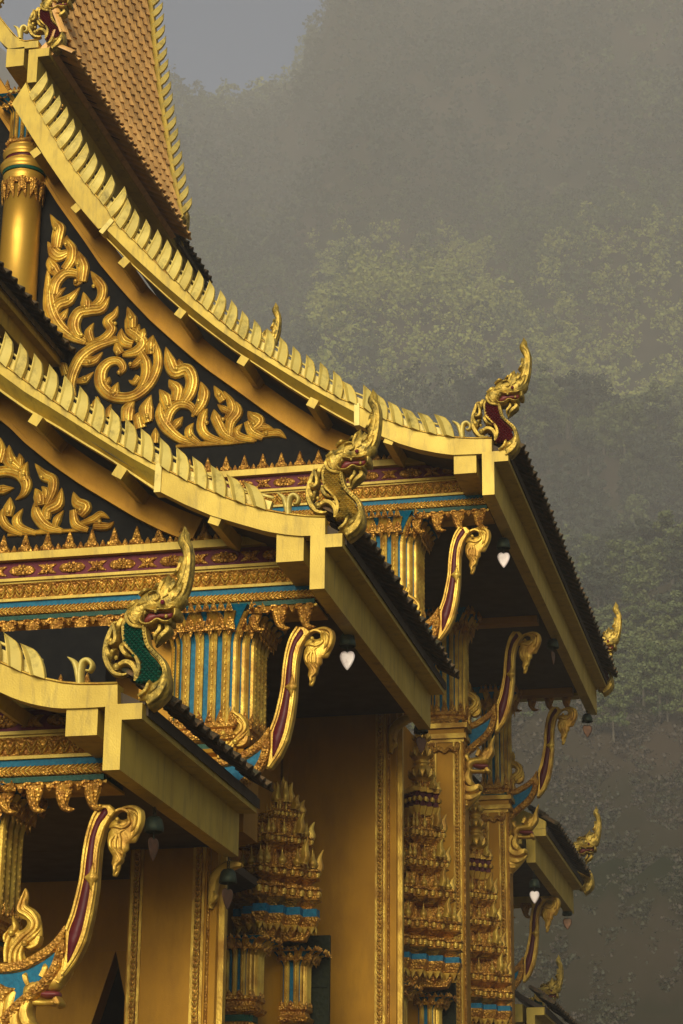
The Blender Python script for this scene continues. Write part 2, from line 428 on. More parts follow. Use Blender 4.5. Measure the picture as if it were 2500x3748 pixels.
for c, k, s, a, ci in trees:
    r, x, y, z, X, Yp = c
    t = thing('hill_tree', ('', 'tall ', 'low ', 'very tall ', 'small ', 'broad ')[k]+words[ci]+' '+zone(c), 'tree', (x, y, z), 'trees on the misty mountainside')
    t.rotation_euler = (0, 0, a); t.scale = (s, s, s)
    for nm, me in (('trunk', trunk_me[k]), ('crown', crown_me[k][ci])):
        o = bpy.data.objects.new(nm, me); col.objects.link(o); o.parent = t
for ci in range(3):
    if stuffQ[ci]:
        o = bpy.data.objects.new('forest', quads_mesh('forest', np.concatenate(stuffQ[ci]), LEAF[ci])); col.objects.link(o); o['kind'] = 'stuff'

# low dry scrub on the lower slope
SCR = [leafmat('dry_scrub', (.044, .033, .020), (.062, .046, .028)), leafmat('green_scrub', (.034, .034, .015), (.046, .044, .020))]
sq = [[], []]
gb = [crown_arrays(60+i, 3.2, 3.0, 9, 5) for i in range(4)]
for n in range(24000):
    az = g.uniform(-.20, .06); r = 105+330*g.random()
    x, y = r*math.sin(az), r*math.cos(az); z = hills_z(x, y)
    if r > 430: continue
    if math.sin(x*.05+1)*math.sin(y*.06)+g.normal()*.6 < -.5: continue
    sq[0 if math.sin(x*.03)*math.sin(y*.04+2)+g.normal()*.4 > -.1 else 1].append(gb[int(g.integers(0, 4))]*g.uniform(.12, .36)*min(1.6, r/200)+np.array([x, y, z-.5]))
for i in (0, 1):
    o = bpy.data.objects.new('undergrowth', quads_mesh('undergrowth', np.concatenate(sq[i]), SCR[i])); col.objects.link(o); o['kind'] = 'stuff'

# ------------------------------------------------------------------ haze
HM = bpy.data.materials.new('morning_haze'); HM.use_nodes = True; t = HM.node_tree
for n in list(t.nodes):
    if n.type == 'BSDF_PRINCIPLED': t.nodes.remove(n)
pv = t.nodes.new('ShaderNodeVolumePrincipled'); pv.inputs['Color'].default_value = (.89, .87, .87, 1); pv.inputs['Density'].default_value = .00060
pv.inputs['Anisotropy'].default_value = -.2
t.links.new(pv.outputs[0], t.nodes['Material Output'].inputs['Volume'])
mb = MB(); mb.box(-2150, 2150, -60, 2150, -1, 882); hz = solo('haze', mb, HM, None, kind='stuff')

# ================================================================== THE TEMPLE
# corner of each roof tier: lower right edge of its eave beam (X, Y of the gable front, Z), found once from the photograph's vanishing points
TX = {'D': (-6.03, 18.0, 6.03), 'C': (-5.01, 21.18, 8.59), 'B': (-4.06, 26.35, 11.40)}
aA = at(134, 301, 28.5); TX['A'] = (float(aA[0]), 28.5, float(aA[2]))
RANK = {'D': 'lowest nearest', 'C': 'second', 'B': 'third and widest visible', 'A': 'topmost'}
PED = .86       # pediment plane behind the gable front
# beam end profile, relative to the corner, from tier C
_c = TX['C']
def rel(pts, Y, c): return [(x-c[0], z-c[2]) for x, z in XZ(pts, Y)]
TP = rel([(1136, 2153), (1190, 2155), (1196, 1998), (1255, 1997), (1255, 1949), (1143, 1955)], _c[1], _c)
BP = rel([(1008, 2055), (1108, 2053), (1114, 1960), (1012, 1965)], _c[1], _c)

def square_up(p):      # rectangles true in the XZ plane
    return p
w_st = TP[1][0]-TP[0][0]; h_t = TP[5][1]-TP[0][1]; arm_b = (TP[2][1]+TP[3][1])/2-TP[0][1]; arm_w = TP[3][0]-TP[1][0]
bw = BP[1][0]-BP[0][0]; bh = BP[3][1]-BP[0][1]+.06; bx = BP[0][0]; bz = BP[0][1]
EAVE = (arm_w+.02, h_t)            # eave edge relative to corner

CURVE = {}      # top edge of bargeboard (X,Z) per tier
def fascia_part(root, name, top, bot, Y0, mid=None, th=.17, m='paint'):
    n = max(6, len(top)*3); t = poly_at(top, n); b = poly_at(bot, n); mb = MB(); rows = []
    o = poly_at(mid, n) if mid else None
    for i in range(n):
        T = t[i]; Bq = b[i]
        if o:
            O = o[i]; L = (Bq[0]+(O[0]-Bq[0])*.16, Bq[1]+(O[1]-Bq[1])*.16)
            rows.append([(T[0], Y0, T[1]), (O[0], Y0, O[1]), (L[0], Y0+.17, L[1]), (L[0], Y0+.11, L[1]), (Bq[0], Y0+.11, Bq[1]), (Bq[0], Y0+.22, Bq[1]), (T[0], Y0+.22, T[1])])
        else:
            rows.append([(T[0], Y0, T[1]), (Bq[0], Y0, Bq[1]), (Bq[0], Y0+th, Bq[1]), (T[0], Y0+th, T[1])])
    mb.loft(rows)
    return part(name, mb, m, root)
def bead_line(root, name, pts, Y0, m='carve', r=.012):
    mb = MB(); mb.tube([(x, Y0, z) for x, z in pts], r, 5); return part(name, mb, m, root)

# roof fin: local frame u along the slope (downwards), v outward; ridge line gives a dark and a light facet
def fin_mesh(h=.26, wd=.155):
    Lp = [(-.50, 0), (-.90, .32), (-1.32, .67), (-1.79, 1.0)]
    Rp = [(.50, 0), (.27, .30), (-.08, .61), (-.71, .90), (-1.79, 1.0)]
    Mp = [(-.10, 0), (-.42, .30), (-.78, .62), (-1.22, .88), (-1.79, 1.0)]
    n = 12
    L = poly_at(Lp, n); Rr = poly_at(Rp, n); Mi = poly_at(Mp, n)
    mb = MB(); rows = []
    for i in range(n):
        f = 1-.75*(i/(n-1))**2
        a, b, c = [(q[i][0]*wd, q[i][1]*h) for q in (L, Rr, Mi)]
        e1 = (a[0]+(c[0]-a[0])*.12, a[1]+(c[1]-a[1])*.12); e2 = (b[0]+(c[0]-b[0])*.12, b[1]+(c[1]-b[1])*.12)
        rows.append([(a[0], .0, a[1]), (a[0], -.035*f, a[1]), (e1[0], -.030*f, e1[1]), (c[0], -.095*f, c[1]), (e2[0], -.050*f, e2[1]), (b[0], -.058*f, b[1]), (b[0], .0, b[1])])
    mb.loft(rows, closed=True)
    return mb
FIN = fin_mesh().mesh('roof_fin', 'fin')
def tangent_at(P, d, s):
    j = min(max(np.searchsorted(d, s)-1, 0), len(P)-2); k = (s-d[j])/(d[j+1]-d[j])
    p = P[j]+(P[j+1]-P[j])*k; t = (P[min(j+2, len(P)-1)]-P[max(j-1, 0)]); t /= np.linalg.norm(t); return p, t
def add_fins(root, curve, Y0, s0, s1, pitch=.232, back=False):
    c, _ = spline(curve, [0]*len(curve), 200); P = np.array(c); d = np.r_[0, np.cumsum(np.sqrt((np.diff(P, axis=0)**2).sum(1)))]
    s1 = d[-1]-s1; s = s0; mb = MB(); rod = []; rows = []
    while s < s1:
        p, t = tangent_at(P, d, s)
        nx, nz = -t[1], t[0]
        if nz < 0: nx, nz = -nx, -nz
        o = bpy.data.objects.new('roof_fin', FIN); col.objects.link(o); o.parent = root
        y = Y0+.02
        f = min(1.3, max(-.5, (math.degrees(math.atan2(-t[1], t[0]))-30)/23)); tip = (-.08+.208*f, .335+.045*f); v = rnd.uniform(.965, 1.035)
        zx, zz = (tip[0]*v+1.79*.155*t[0])/.26, (tip[1]*v+1.79*.155*t[1])/.26
        mtx = Matrix([[t[0], 0, zx, p[0]], [0, 1, 0, y], [t[1], 0, zz, p[1]], [0, 0, 0, 1]])
        o.matrix_local = Matrix.Translation(-wloc(root))@mtx
        s += pitch*rnd.uniform(.985, 1.015)
    ss = np.linspace(max(0, s0-.1), s1-.12, 90)
    for q in ss:
        p, t = tangent_at(P, d, q); nx, nz = -t[1], t[0]
        if nz < 0: nx, nz = -nx, -nz
        rows.append([(p[0], Y0+.04, p[1]), (p[0]+nx*.118, Y0+.04, p[1]+nz*.118), (p[0]+nx*.118, Y0+.12, p[1]+nz*.118), (p[0], Y0+.12, p[1])])
        rod.append((p[0]+nx*.165, Y0+.06, p[1]+nz*.165))
    mb.loft(rows); part('fin_rail', mb, 'fin', root)
    mb = MB(); mb.tube(rod, .016, 5); part('fin_rod', mb, 'fin', root)

def tile_mesh():
    # one S-profile tile: local x = along the eave, y = down the slope, z = up from the slope
    mb = MB(); rows = []; n = 9; W = .25
    for k in range(n):
        u = k/(n-1); z = .052*max(0, math.sin((u-.45)/.55*math.pi)) if u > .45 else .004*math.sin(u/.45*math.pi)
        rows.append([(W*(u-.5)*1.04, 0, z-.01), (W*(u-.5)*1.04, .30, z+.030), (W*(u-.5)*1.04, .30, z+.056), (W*(u-.5)*1.04, 0, z+.012)])
    mb.loft(rows); return mb
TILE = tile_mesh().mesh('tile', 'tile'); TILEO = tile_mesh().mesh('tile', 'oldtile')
def slope_frame(p, d, yrow):
    """matrix for a tile whose x axis runs along +Y, its y axis down the slope d=(dx,dz), z up"""
    d = np.array(d, float); d /= np.linalg.norm(d); nz = (-d[1], d[0])
    if nz[1] < 0: nz = (-nz[0], -nz[1])
    return Matrix([[0, d[0], nz[0], p[0]], [-1, 0, 0, yrow], [0, d[1], nz[1], p[1]], [0, 0, 0, 1]])
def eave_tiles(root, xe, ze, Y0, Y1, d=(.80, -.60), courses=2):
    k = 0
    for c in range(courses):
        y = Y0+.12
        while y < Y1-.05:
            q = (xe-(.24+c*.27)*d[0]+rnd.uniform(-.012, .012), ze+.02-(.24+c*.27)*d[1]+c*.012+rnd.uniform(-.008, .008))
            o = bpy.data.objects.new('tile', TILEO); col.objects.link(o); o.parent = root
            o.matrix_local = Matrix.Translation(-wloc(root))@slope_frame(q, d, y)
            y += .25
    # end cap tile at the gable
    return

def side_eave(root, X, Y0, Y1, Z, front=True):
    """T-shaped eave beam + inner purlin running back along the building"""
    mb = MB()
    prof = [(-w_st, 0), (0, 0), (0, arm_b), (arm_w, arm_b), (arm_w, h_t), (-w_st, h_t)]
    mb.prism([(X+a, Z+b) for a, b in prof], Y0-.015, Y1); part('eave_beam', mb, 'paint', root)
    mb = MB(); mb.prism([(X+bx, Z+bz), (X+bx+bw, Z+bz), (X+bx+bw, Z+bz+bh), (X+bx, Z+bz+bh)], Y0+.03, Y1-.2); part('purlin', mb, 'paint', root)
    # under-eave board joining beam and wall, and fascia under the tiles
    mb = MB(); mb.prism([(X+arm_w-.03, Z+h_t), (X+arm_w+.005, Z+h_t), (X+arm_w+.005, Z+h_t+.035), (X+arm_w-.03, Z+h_t+.035)], Y0+.05, Y1); part('tile_batten', mb, 'soffit', root)
    eave_tiles(root, X+arm_w+.10, Z+h_t+.05, Y0+.1, Y1)

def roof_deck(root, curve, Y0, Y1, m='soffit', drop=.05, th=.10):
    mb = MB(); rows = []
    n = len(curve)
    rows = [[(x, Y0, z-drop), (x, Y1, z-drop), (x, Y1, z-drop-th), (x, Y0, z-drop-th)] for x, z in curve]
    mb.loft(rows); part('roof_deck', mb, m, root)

# --- bargeboards traced on their own planes (original pixels)
B_top = [(96, 300), (113, 355), (168, 454), (240, 572), (311, 669), (388, 761), (429, 822)]
B_bot = [(43, 380), (110, 490), (168, 582), (255, 710), (310, 780), (360, 837)]
B_top2 = [(429, 822), (515, 905), (600, 990), (725, 1105), (850, 1210), (950, 1280), (1050, 1345), (1150, 1405), (1250, 1462), (1307, 1484)]
B_mid2 = [(385, 835), (480, 930), (600, 1040), (700, 1125), (800, 1205), (884, 1265), (950, 1305), (1050, 1367), (1150, 1427), (1250, 1482), (1307, 1512)]
B_bot2 = [(372, 852), (480, 962), (600, 1072), (695, 1155), (850, 1272), (950, 1337), (1050, 1405), (1150, 1467), (1250, 1524), (1307, 1552)]
B_top3 = [(1307, 1482), (1391, 1528), (1461, 1556), (1531, 1577), (1602, 1593), (1672, 1602), (1735, 1605), (1800, 1604)]
B_bot3 = [(1307, 1552), (1391, 1594), (1461, 1623), (1531, 1644), (1602, 1658), (1658, 1665), (1730, 1662), (1800, 1659)]
C_top2 = [(-620, 745), (-430, 955), (-260, 1120), (-120, 1235), (0, 1326), (96, 1397), (191, 1464), (287, 1530), (383, 1594), (478, 1652), (580, 1705)]
C_mid2 = [(-645, 770), (-455, 985), (-280, 1150), (-120, 1275), (0, 1368), (96, 1438), (191, 1495), (287, 1556), (383, 1617), (478, 1674), (577, 1728)]
C_bot2 = [(-675, 800), (-480, 1025), (-300, 1190), (-120, 1330), (0, 1428), (96, 1495), (191, 1546), (287, 1607), (383, 1664), (478, 1728), (577, 1795)]
C_top3 = [(585, 1705), (675, 1755), (775, 1800), (875, 1840), (975, 1868), (1050, 1882), (1120, 1890), (1190, 1893)]
C_bot3 = [(580, 1797), (675, 1845), (775, 1887), (875, 1917), (975, 1945), (1050, 1957), (1110, 1962), (1190, 1957)]
D_top3 = [(-820, 1815), (-640, 1995), (-470, 2140), (-330, 2245), (-220, 2318), (-110, 2376), (0, 2424), (57, 2450), (115, 2473), (172, 2487), (230, 2499), (287, 2504), (360, 2504), (430, 2502)]
D_bot3 = [(-850, 1905), (-665, 2090), (-490, 2238), (-340, 2345), (-220, 2422), (-110, 2485), (0, 2533), (57, 2559), (115, 2576), (172, 2588), (218, 2593), (290, 2592), (345, 2589), (430, 2584)]
A_top3 = KA([(-520, -760), (-300, -330), (-150, 10), (0, 260), (110, 400), (200, 510), (290, 585), (380, 605), (470, 590), (560, 585)])
A_bot3 = KA([(-560, -480), (-360, -80), (-180, 260), (0, 600), (120, 715), (300, 715), (390, 705), (560, 690)])

ROOTS = {}
def gable_roof(k, label, Y1):
    X, Y0, Z = TX[k]
    root = thing('gable_roof', label, 'roof', (X, Y0, Z), 'telescoped roof tiers of the temple'); ROOTS[k] = root
    side_eave(root, X, Y0, Y1, Z)
    return root
rB = gable_roof('B', 'broad gold roof tier whose long concave edge sweeps down to the red-necked serpent', 37.4)
rC = gable_roof('C', 'gold roof tier with weathered fins ending under the scaly gold-necked serpent', 27.0)
rD = gable_roof('D', 'lowest gold roof tier ending under the green-necked serpent at the left edge', 21.85)
YB, YC, YD, YA = TX['B'][1], TX['C'][1], TX['D'][1], TX['A'][1]
fascia_part(rB, 'bargeboard', XZ(B_top, YB), XZ(B_bot, YB), YB)
fascia_part(rB, 'bargeboard', XZ(B_top2, YB), XZ(B_bot2, YB), YB, XZ(B_mid2, YB))
fascia_part(rB, 'bargeboard', XZ(B_top3, YB), XZ(B_bot3, YB), YB)
fascia_part(rC, 'bargeboard', XZ(C_top2, YC), XZ(C_bot2, YC), YC, XZ(C_mid2, YC))
fascia_part(rC, 'bargeboard', XZ(C_top3, YC), XZ(C_bot3, YC), YC)
fascia_part(rD, 'bargeboard', XZ(D_top3, YD), XZ(D_bot3, YD), YD)
for root, Y, pa in ((rB, YB, [(410, 808), (372, 852)]), (rB, YB, [(1307, 1480), (1307, 1556)]), (rC, YC, [(583, 1702), (577, 1800)])):
    (a, b), (c, d) = XZ(pa, Y); mb = MB()
    l = math.hypot(c-a, d-b); ux = ((c-a)/l, (d-b)/l)
    mb.obox(((a+c)/2, (b+d)/2), (ux[1], -ux[0]), ux, .035, l/2+.01, Y-.022, Y+.15)
    part('bargeboard_joint', mb, 'fin', root)
cB = XZ(B_top+B_top2[1:]+B_top3[1:], YB); cC = XZ(C_top2+C_top3[1:], YC); cD = XZ(D_top3, YD)
def off(c, d):
    out = []
    for i, p in enumerate(c):
        a = c[max(0, i-1)]; b = c[min(len(c)-1, i+1)]; t = (b[0]-a[0], b[1]-a[1]); l = math.hypot(*t); out.append((p[0]-t[1]/l*d*-1*-1, p[1]+t[0]/l*d))
    return out
bead_line(rB, 'edge_bead', off(cB, .004), YB-.004); bead_line(rC, 'edge_bead', off(cC, .004), YC-.004); bead_line(rD, 'edge_bead', off(cD, .004), YD-.004)
add_fins(rB, cB, YB, .28, .50); add_fins(rC, cC, YC, .1, .50); add_fins(rD, cD, YD, .05, .66)
def curl_fin(root, conv, pts_list, Y):
    mb = MB()
    for pts, ws, t in pts_list:
        q = XZ(conv(pts), Y); sc_ = math.dist(XZ([(1000, 1000)], Y)[0], XZ([(1001, 1000)], Y)[0])
        mb.stroke(q, [w_*sc_ for w_ in ws], Y, t, back=1, prof=(0, .7, 1, 1, 1, .7, 0))
    return part('curl_fin', mb, 'fin', root)
# the small curl that closes each row of fins, traced at tier C then moved
def curl_at(root, base, Y):
    mb = MB(); s = .00262
    for pts, ws, t in (([(0, 0), (-8, 40), (-22, 78), (-48, 100)], [26, 24, 20, 3], .06), ([(2, 0), (0, 45), (6, 76), (24, 84), (40, 68), (34, 48), (20, 50)], [22, 22, 22, 20, 16, 12, 8], .065)):
        mb.stroke([(base[0]+a*s, base[1]+b*s) for a, b in pts], [w_*s for w_ in ws], Y+.05, t, back=1, prof=(0, .7, 1, 1, 1, .7, 0))
    part('curl_fin', mb, 'fin', root)
curl_at(rC, XZ([(1052, 1884)], YC)[0], YC); curl_at(rB, XZ([(1690, 1604)], YB)[0], YB); curl_at(rD, XZ([(287, 2504)], YD)[0], YD)

def rafter(root, cpx, tan, Y0, Y1=PED):
    (x, z), = XZ([cpx], Y0); l = math.hypot(*tan); ux = (tan[0]/l, -tan[1]/l); mb = MB()
    mb.obox((x, z), ux, (-ux[1], ux[0]), .062, .062, Y0+.02, Y0+Y1); part('rafter', mb, 'paint', root)
for c, t in (((128, 556), (60, 85)), ((278, 757), (65, 75)), ((452, 957), (70, 68)), ((658, 1143), (75, 60)), ((887, 1317), (80, 52)), ((1142, 1472), (82, 48)), ((1424, 1606), (85, 36))): rafter(rB, c, t, YB)
for c, t in (((-120, 1345), (75, 62)), ((127, 1532), (80, 52)), ((434, 1725), (82, 50)), ((786, 1897), (86, 36))): rafter(rC, c, t, YC)
rafter(rD, (-40, 2540), (85, 40), YD)
roof_deck(rB, [p for p in cB if p[0] < TX['B'][0]+.15]+[(TX['B'][0]+EAVE[0], TX['B'][2]+EAVE[1]+.06)], YB+.1, 37.35)
roof_deck(rC, [p for p in cC if p[0] < TX['C'][0]+.15]+[(TX['C'][0]+EAVE[0], TX['C'][2]+EAVE[1]+.06)], YC+.1, 27.0)
roof_deck(rD, [p for p in cD if p[0] < TX['D'][0]+.15]+[(TX['D'][0]+EAVE[0], TX['D'][2]+EAVE[1]+.06)], YD+.1, 21.9)
# ceilings of the porches, deep shade put into their brown
mb = MB(); mb.box(-14, -6.5, 22.06, 27.0, TX['D'][2]+.17, TX['D'][2]+.26); part('porch_ceiling', mb, 'soffit', rC)  # slab added behind the lowest porch to keep daylight out of the recess
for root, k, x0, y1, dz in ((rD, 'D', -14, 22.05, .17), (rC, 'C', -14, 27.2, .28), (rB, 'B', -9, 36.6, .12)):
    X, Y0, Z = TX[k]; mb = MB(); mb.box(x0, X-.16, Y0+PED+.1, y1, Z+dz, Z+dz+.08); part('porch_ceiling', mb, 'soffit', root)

# --- topmost tier A with its steep tiled slope
XA, _, ZA = TX['A']
rA = thing('gable_roof', 'topmost roof tier with a steep slope of orange tiles at the upper left', 'roof', (XA, YA, ZA), 'telescoped roof tiers of the temple'); ROOTS['A'] = rA
YA1 = 35.0; YA2 = 37.2
mb = MB(); prof = [(-w_st, 0), (0, 0), (0, arm_b), (arm_w, arm_b), (arm_w, h_t), (-w_st, h_t)]
mb.prism([(XA+a, ZA+b) for a, b in prof], YA-.015, YA2); part('eave_beam', mb, 'paint', rA)
mb = MB(); mb.prism([(XA+bx, ZA+bz), (XA+bx+bw, ZA+bz), (XA+bx+bw, ZA+bz+bh), (XA+bx, ZA+bz+bh)], YA, YA1); part('purlin', mb, 'paint', rA)
cA = XZ(A_top3, YA); fascia_part(rA, 'bargeboard', cA, XZ(A_bot3, YA), YA)
add_fins(rA, cA, YA, .1, 1.0); curl_at(rA, XZ(KA([(285, 560)]), YA)[0], YA); bead_line(rA, 'edge_bead', off(cA, .004), YA-.004)
Xe, Ze = XA+arm_w+.08, ZA+h_t+.03
# slope profile: flared at the eave, steep above (points from the far rake)
far = [at(x*1.5944, y*1.5944, YA1) for x, y in ((405, 500), (385, 400), (352, 190), (333, 0), (318, -160), (300, -420))]
sl_pts = [(Xe, Ze), (Xe-.17, Ze+.16)]+[(float(p[0]), float(p[2])) for p in far if p[2] > Ze+.3]
mb = MB(); mb.loft([[(x, YA+.1, z-.06), (x, YA1, z-.06), (x-.12, YA1, z-.12), (x-.12, YA+.1, z-.12)] for x, z in sl_pts]); part('roof_deck', mb, 'tile', rA)
P, _ = spline(sl_pts, [0]*len(sl_pts), 160); P = np.array(P); dl = np.r_[0, np.cumsum(np.sqrt((np.diff(P, axis=0)**2).sum(1)))]
s = .10; count = 0; stuff = MB(); course = 0; tl = []
tv = [v.co.copy() for v in TILE.vertices]; tf = [tuple(p.vertices) for p in TILE.polygons]
while s < dl[-1]-.05:
    p, t = tangent_at(P, dl, s); d = (-t[0], -t[1]); y = YA+.12
    while y < YA1-.1:
        tl.append((p, d, y, course)); y += .24
    s += .36; course += 1
def seen(e):
    q = np.array([e[0][0], e[2], e[0][1]])-CAM; ww = q@FW
    return 0 < 1250+FPX*(q@RT)/ww < 700 and 1874-FPX*(q@UP)/ww > -60
for e in tl:
    mtx = slope_frame(e[0], e[1], e[2])@Matrix.Diagonal((.96, 1.42, 1.15, 1))
    mtx = mtx@Matrix.Rotation(rnd.uniform(-.015, .015), 4, 'Z')
    if seen(e) and count < 298:
        o = bpy.data.objects.new('tile', TILE); col.objects.link(o); o.parent = rA; o.matrix_local = Matrix.Translation(-wloc(rA))@mtx; count += 1
    else:
        stuff.add([mtx@v for v in tv], tf)
part('tile_field', stuff, 'tile', rA, kind='stuff')
for y in np.arange(YA+.1, YA1, .235):
    pass
eave_tiles(rA, Xe+.01, Ze-.02, YA+.1, YA2, courses=1)
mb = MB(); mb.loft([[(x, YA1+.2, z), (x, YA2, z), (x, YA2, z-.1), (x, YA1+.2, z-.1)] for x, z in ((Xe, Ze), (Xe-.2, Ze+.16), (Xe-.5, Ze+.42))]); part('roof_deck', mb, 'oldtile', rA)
# far rake: bargeboard strip and fins at the back edge of the slope
rk = off(sl_pts[1:], 0); n = 40; rows = []
for x, z in poly_at(sl_pts[2:], n): rows.append([(x+.02, YA1, z-.1), (x+.13, YA1, z+.03), (x+.13, YA1+.16, z+.03), (x+.02, YA1+.16, z-.1)])
mb = MB(); mb.loft(rows); part('bargeboard', mb, 'paint', rA)
for s in np.arange(.62, dl[-1]-.4, .25):
    p, t = tangent_at(P, dl, s); o = bpy.data.objects.new('roof_fin', FIN); col.objects.link(o); o.parent = rA
    u = np.array([-t[0], -t[1]]); nv = np.array([-u[1], u[0]])
    if nv[0] < 0: nv = -nv
    mtx = Matrix([[u[0], 0, nv[0], p[0]+.10], [0, 1, 0, YA1+.08], [u[1], 0, nv[1], p[1]+.02], [0, 0, 0, 1]])@Matrix.Diagonal((.9, 1, .85, 1))
    o.matrix_local = Matrix.Translation(-wloc(rA))@mtx

# inner eave of the tier above C: comes in from the left edge and dies against the gable
q = at(236, 1300, YB+PED); XE, ZE = float(q[0]), float(q[2])
rE = thing('gable_roof', 'short dark-tiled eave that runs in from the left edge and stops against the carved gable', 'roof', (XE, 24, ZE), 'telescoped roof tiers of the temple')
mb = MB(); mb.prism([(XE-.30, ZE-.40), (XE-.16, ZE-.40), (XE-.16, ZE-.17), (XE-.05, ZE-.17), (XE-.05, ZE-.04), (XE-.30, ZE-.04)], 22.5, YB+PED); part('eave_beam', mb, 'paint', rE)
eave_tiles(rE, XE+.06, ZE, 22.6, YB+PED+.1)
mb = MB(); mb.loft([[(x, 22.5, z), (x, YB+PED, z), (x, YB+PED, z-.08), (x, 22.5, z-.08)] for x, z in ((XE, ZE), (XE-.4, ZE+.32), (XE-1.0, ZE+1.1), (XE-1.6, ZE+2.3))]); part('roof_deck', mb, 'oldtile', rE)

# ------------------------------------------------------------------ carved pediments and entablatures
def px_m(Y): return math.dist(XZ([(900, 1700)], Y)[0], XZ([(901, 1700)], Y)[0])
def scrolls(root, conv, s, Y, items):
    k = px_m(Y)/s
    for it in items:
        pts, ws = it[0], it[1]; t = it[2] if len(it) > 2 else .055
        mb = MB(); q = XZ(conv(pts), Y); mb.stroke(q, [w_*k*(1.34 if w_ > 5 else 1) for w_ in ws], Y, t*.9, prof=(0, .85, .98, .55, .92, 1.0, .80, 1.0, .92, .55, .98, .85, 0), smooth=False)
        if len(it) > 3:
            (bx_, bz_), = XZ(conv([it[3]]), Y); mb.ball((bx_, Y-t*.8, bz_), 17*k, 10)
        part('flame_scroll', mb, 'carve', root)
F1 = [  # (centreline, widths, relief, spiral boss) in crop pixels: left half of the upper gable
 ([(430, 992), (320, 945), (225, 860), (170, 740), (158, 600), (150, 455)], [30, 60, 80, 85, 60, 6], .06),
 ([(215, 300), (225, 220), (235, 160), (205, 115), (168, 48)], [60, 78, 80, 48, 2], .06, (215, 165)),
 ([(300, 330), (240, 355), (195, 325), (150, 250)], [40, 80, 76, 2], .05),
 ([(280, 460), (325, 390), (330, 310), (295, 255), (292, 205)], [60, 64, 62, 50, 2], .065, (290, 280)),
 ([(225, 490), (195, 450), (170, 410), (160, 362)], [50, 74, 56, 2], .06, (195, 458)),
 ([(400, 550), (410, 450), (392, 390), (374, 318)], [60, 78, 70, 2], .065, (380, 425)),
 ([(190, 640), (215, 550), (285, 485), (370, 492), (395, 535), (362, 562), (348, 540)], [70, 74, 66, 50, 36, 30, 16], .06, (362, 548)),
 ([(190, 690), (235, 630), (285, 585)], [20, 44, 2], .05),
 ([(190, 800), (235, 715), (310, 680), (388, 585)], [40, 70, 74, 2], .065, (305, 680)),
 ([(225, 860), (265, 800), (302, 738)], [30, 56, 2], .055),
 ([(430, 975), (365, 930), (345, 850), (385, 775), (470, 755), (550, 740), (605, 650)], [30, 60, 80, 76, 70, 66, 2], .065, (405, 945)),
 ([(430, 755), (432, 700), (412, 620)], [60, 66, 2], .07, (430, 735)),
 ([(450, 745), (535, 685), (552, 600), (515, 540), (465, 465)], [30, 58, 62, 60, 2], .06, (495, 585)),
 ([(545, 620), (565, 580), (548, 540)], [10, 30, 2], .05),
 ([(475, 985), (455, 920), (490, 845)], [40, 56, 2], .06),
 ([(470, 988), (560, 968), (620, 900), (590, 840), (640, 790), (665, 722)], [30, 56, 60, 62, 50, 2], .06, (650, 860)),
 ([(430, 1000), (540, 1000), (660, 965)], [20, 34, 40], .05),
 ([(665, 968), (520, 1015), (405, 1090), (342, 1200), (318, 1310), (345, 1390)], [40, 60, 74, 72, 66, 30], .06),
 ([(385, 1140), (440, 1135), (500, 1120), (556, 1058)], [30, 60, 56, 2], .06, (465, 1138)),
 ([(365, 1275), (425, 1265), (490, 1203)], [30, 54, 2], .055, (430, 1262)),
 ([(668, 1222), (705, 1180), (670, 1130), (600, 1140), (545, 1205), (545, 1300), (610, 1375), (720, 1398), (820, 1365), (905, 1285), (955, 1170), (952, 1060), (918, 935)], [30, 46, 52, 60, 74, 76, 72, 66, 64, 60, 58, 50, 2], .065, (680, 1218)),
 ([(740, 1385), (825, 1330), (870, 1240), (868, 1140), (820, 1050)], [14, 40, 62, 64, 40], .07),
 ([(690, 1080), (665, 1040), (652, 980)], [50, 56, 2], .07, (665, 1075)),
 ([(775, 1010), (715, 990), (690, 940), (692, 885)], [50, 66, 50, 2], .06),
 ([(700, 1080), (800, 1060), (850, 1000), (800, 940), (750, 900), (718, 815)], [30, 66, 70, 64, 56, 2], .06),
 ([(770, 890), (765, 820), (735, 728)], [56, 70, 2], .075, (765, 820)),
 ([(830, 990), (845, 930), (860, 885)], [56, 56, 2], .06, (810, 980)),
 ([(795, 940), (812, 895), (822, 855)], [30, 36, 2], .06),
 ([(640, 1392), (645, 1345), (668, 1280)], [50, 60, 2], .075, (640, 1372)),
 ([(575, 1300), (595, 1275), (605, 1240)], [40, 40, 2], .07),
 ([(820, 1240), (785, 1285), (742, 1265)], [40, 40, 2], .06),
 ([(835, 1120), (790, 1160), (755, 1160)], [50, 46, 30], .075, (765, 1158)),
 ([(905, 1080), (905, 1010), (925, 935)], [50, 70, 2], .075, (915, 1045)),
 ([(735, 1568), (742, 1480), (788, 1412)], [70, 84, 2], .06),
 ([(880, 1560), (880, 1470), (908, 1372)], [70, 76, 2], .06, (885, 1530)),
 ([(490, 1480), (510, 1430), (515, 1383)], [50, 50, 2], .05, (480, 1460)),
 ([(600, 1540), (600, 1490), (615, 1440)], [40, 40, 2], .05),
 ([(250, 1160), (262, 1160), (285, 1230)], [2, 50, 50], .05)]
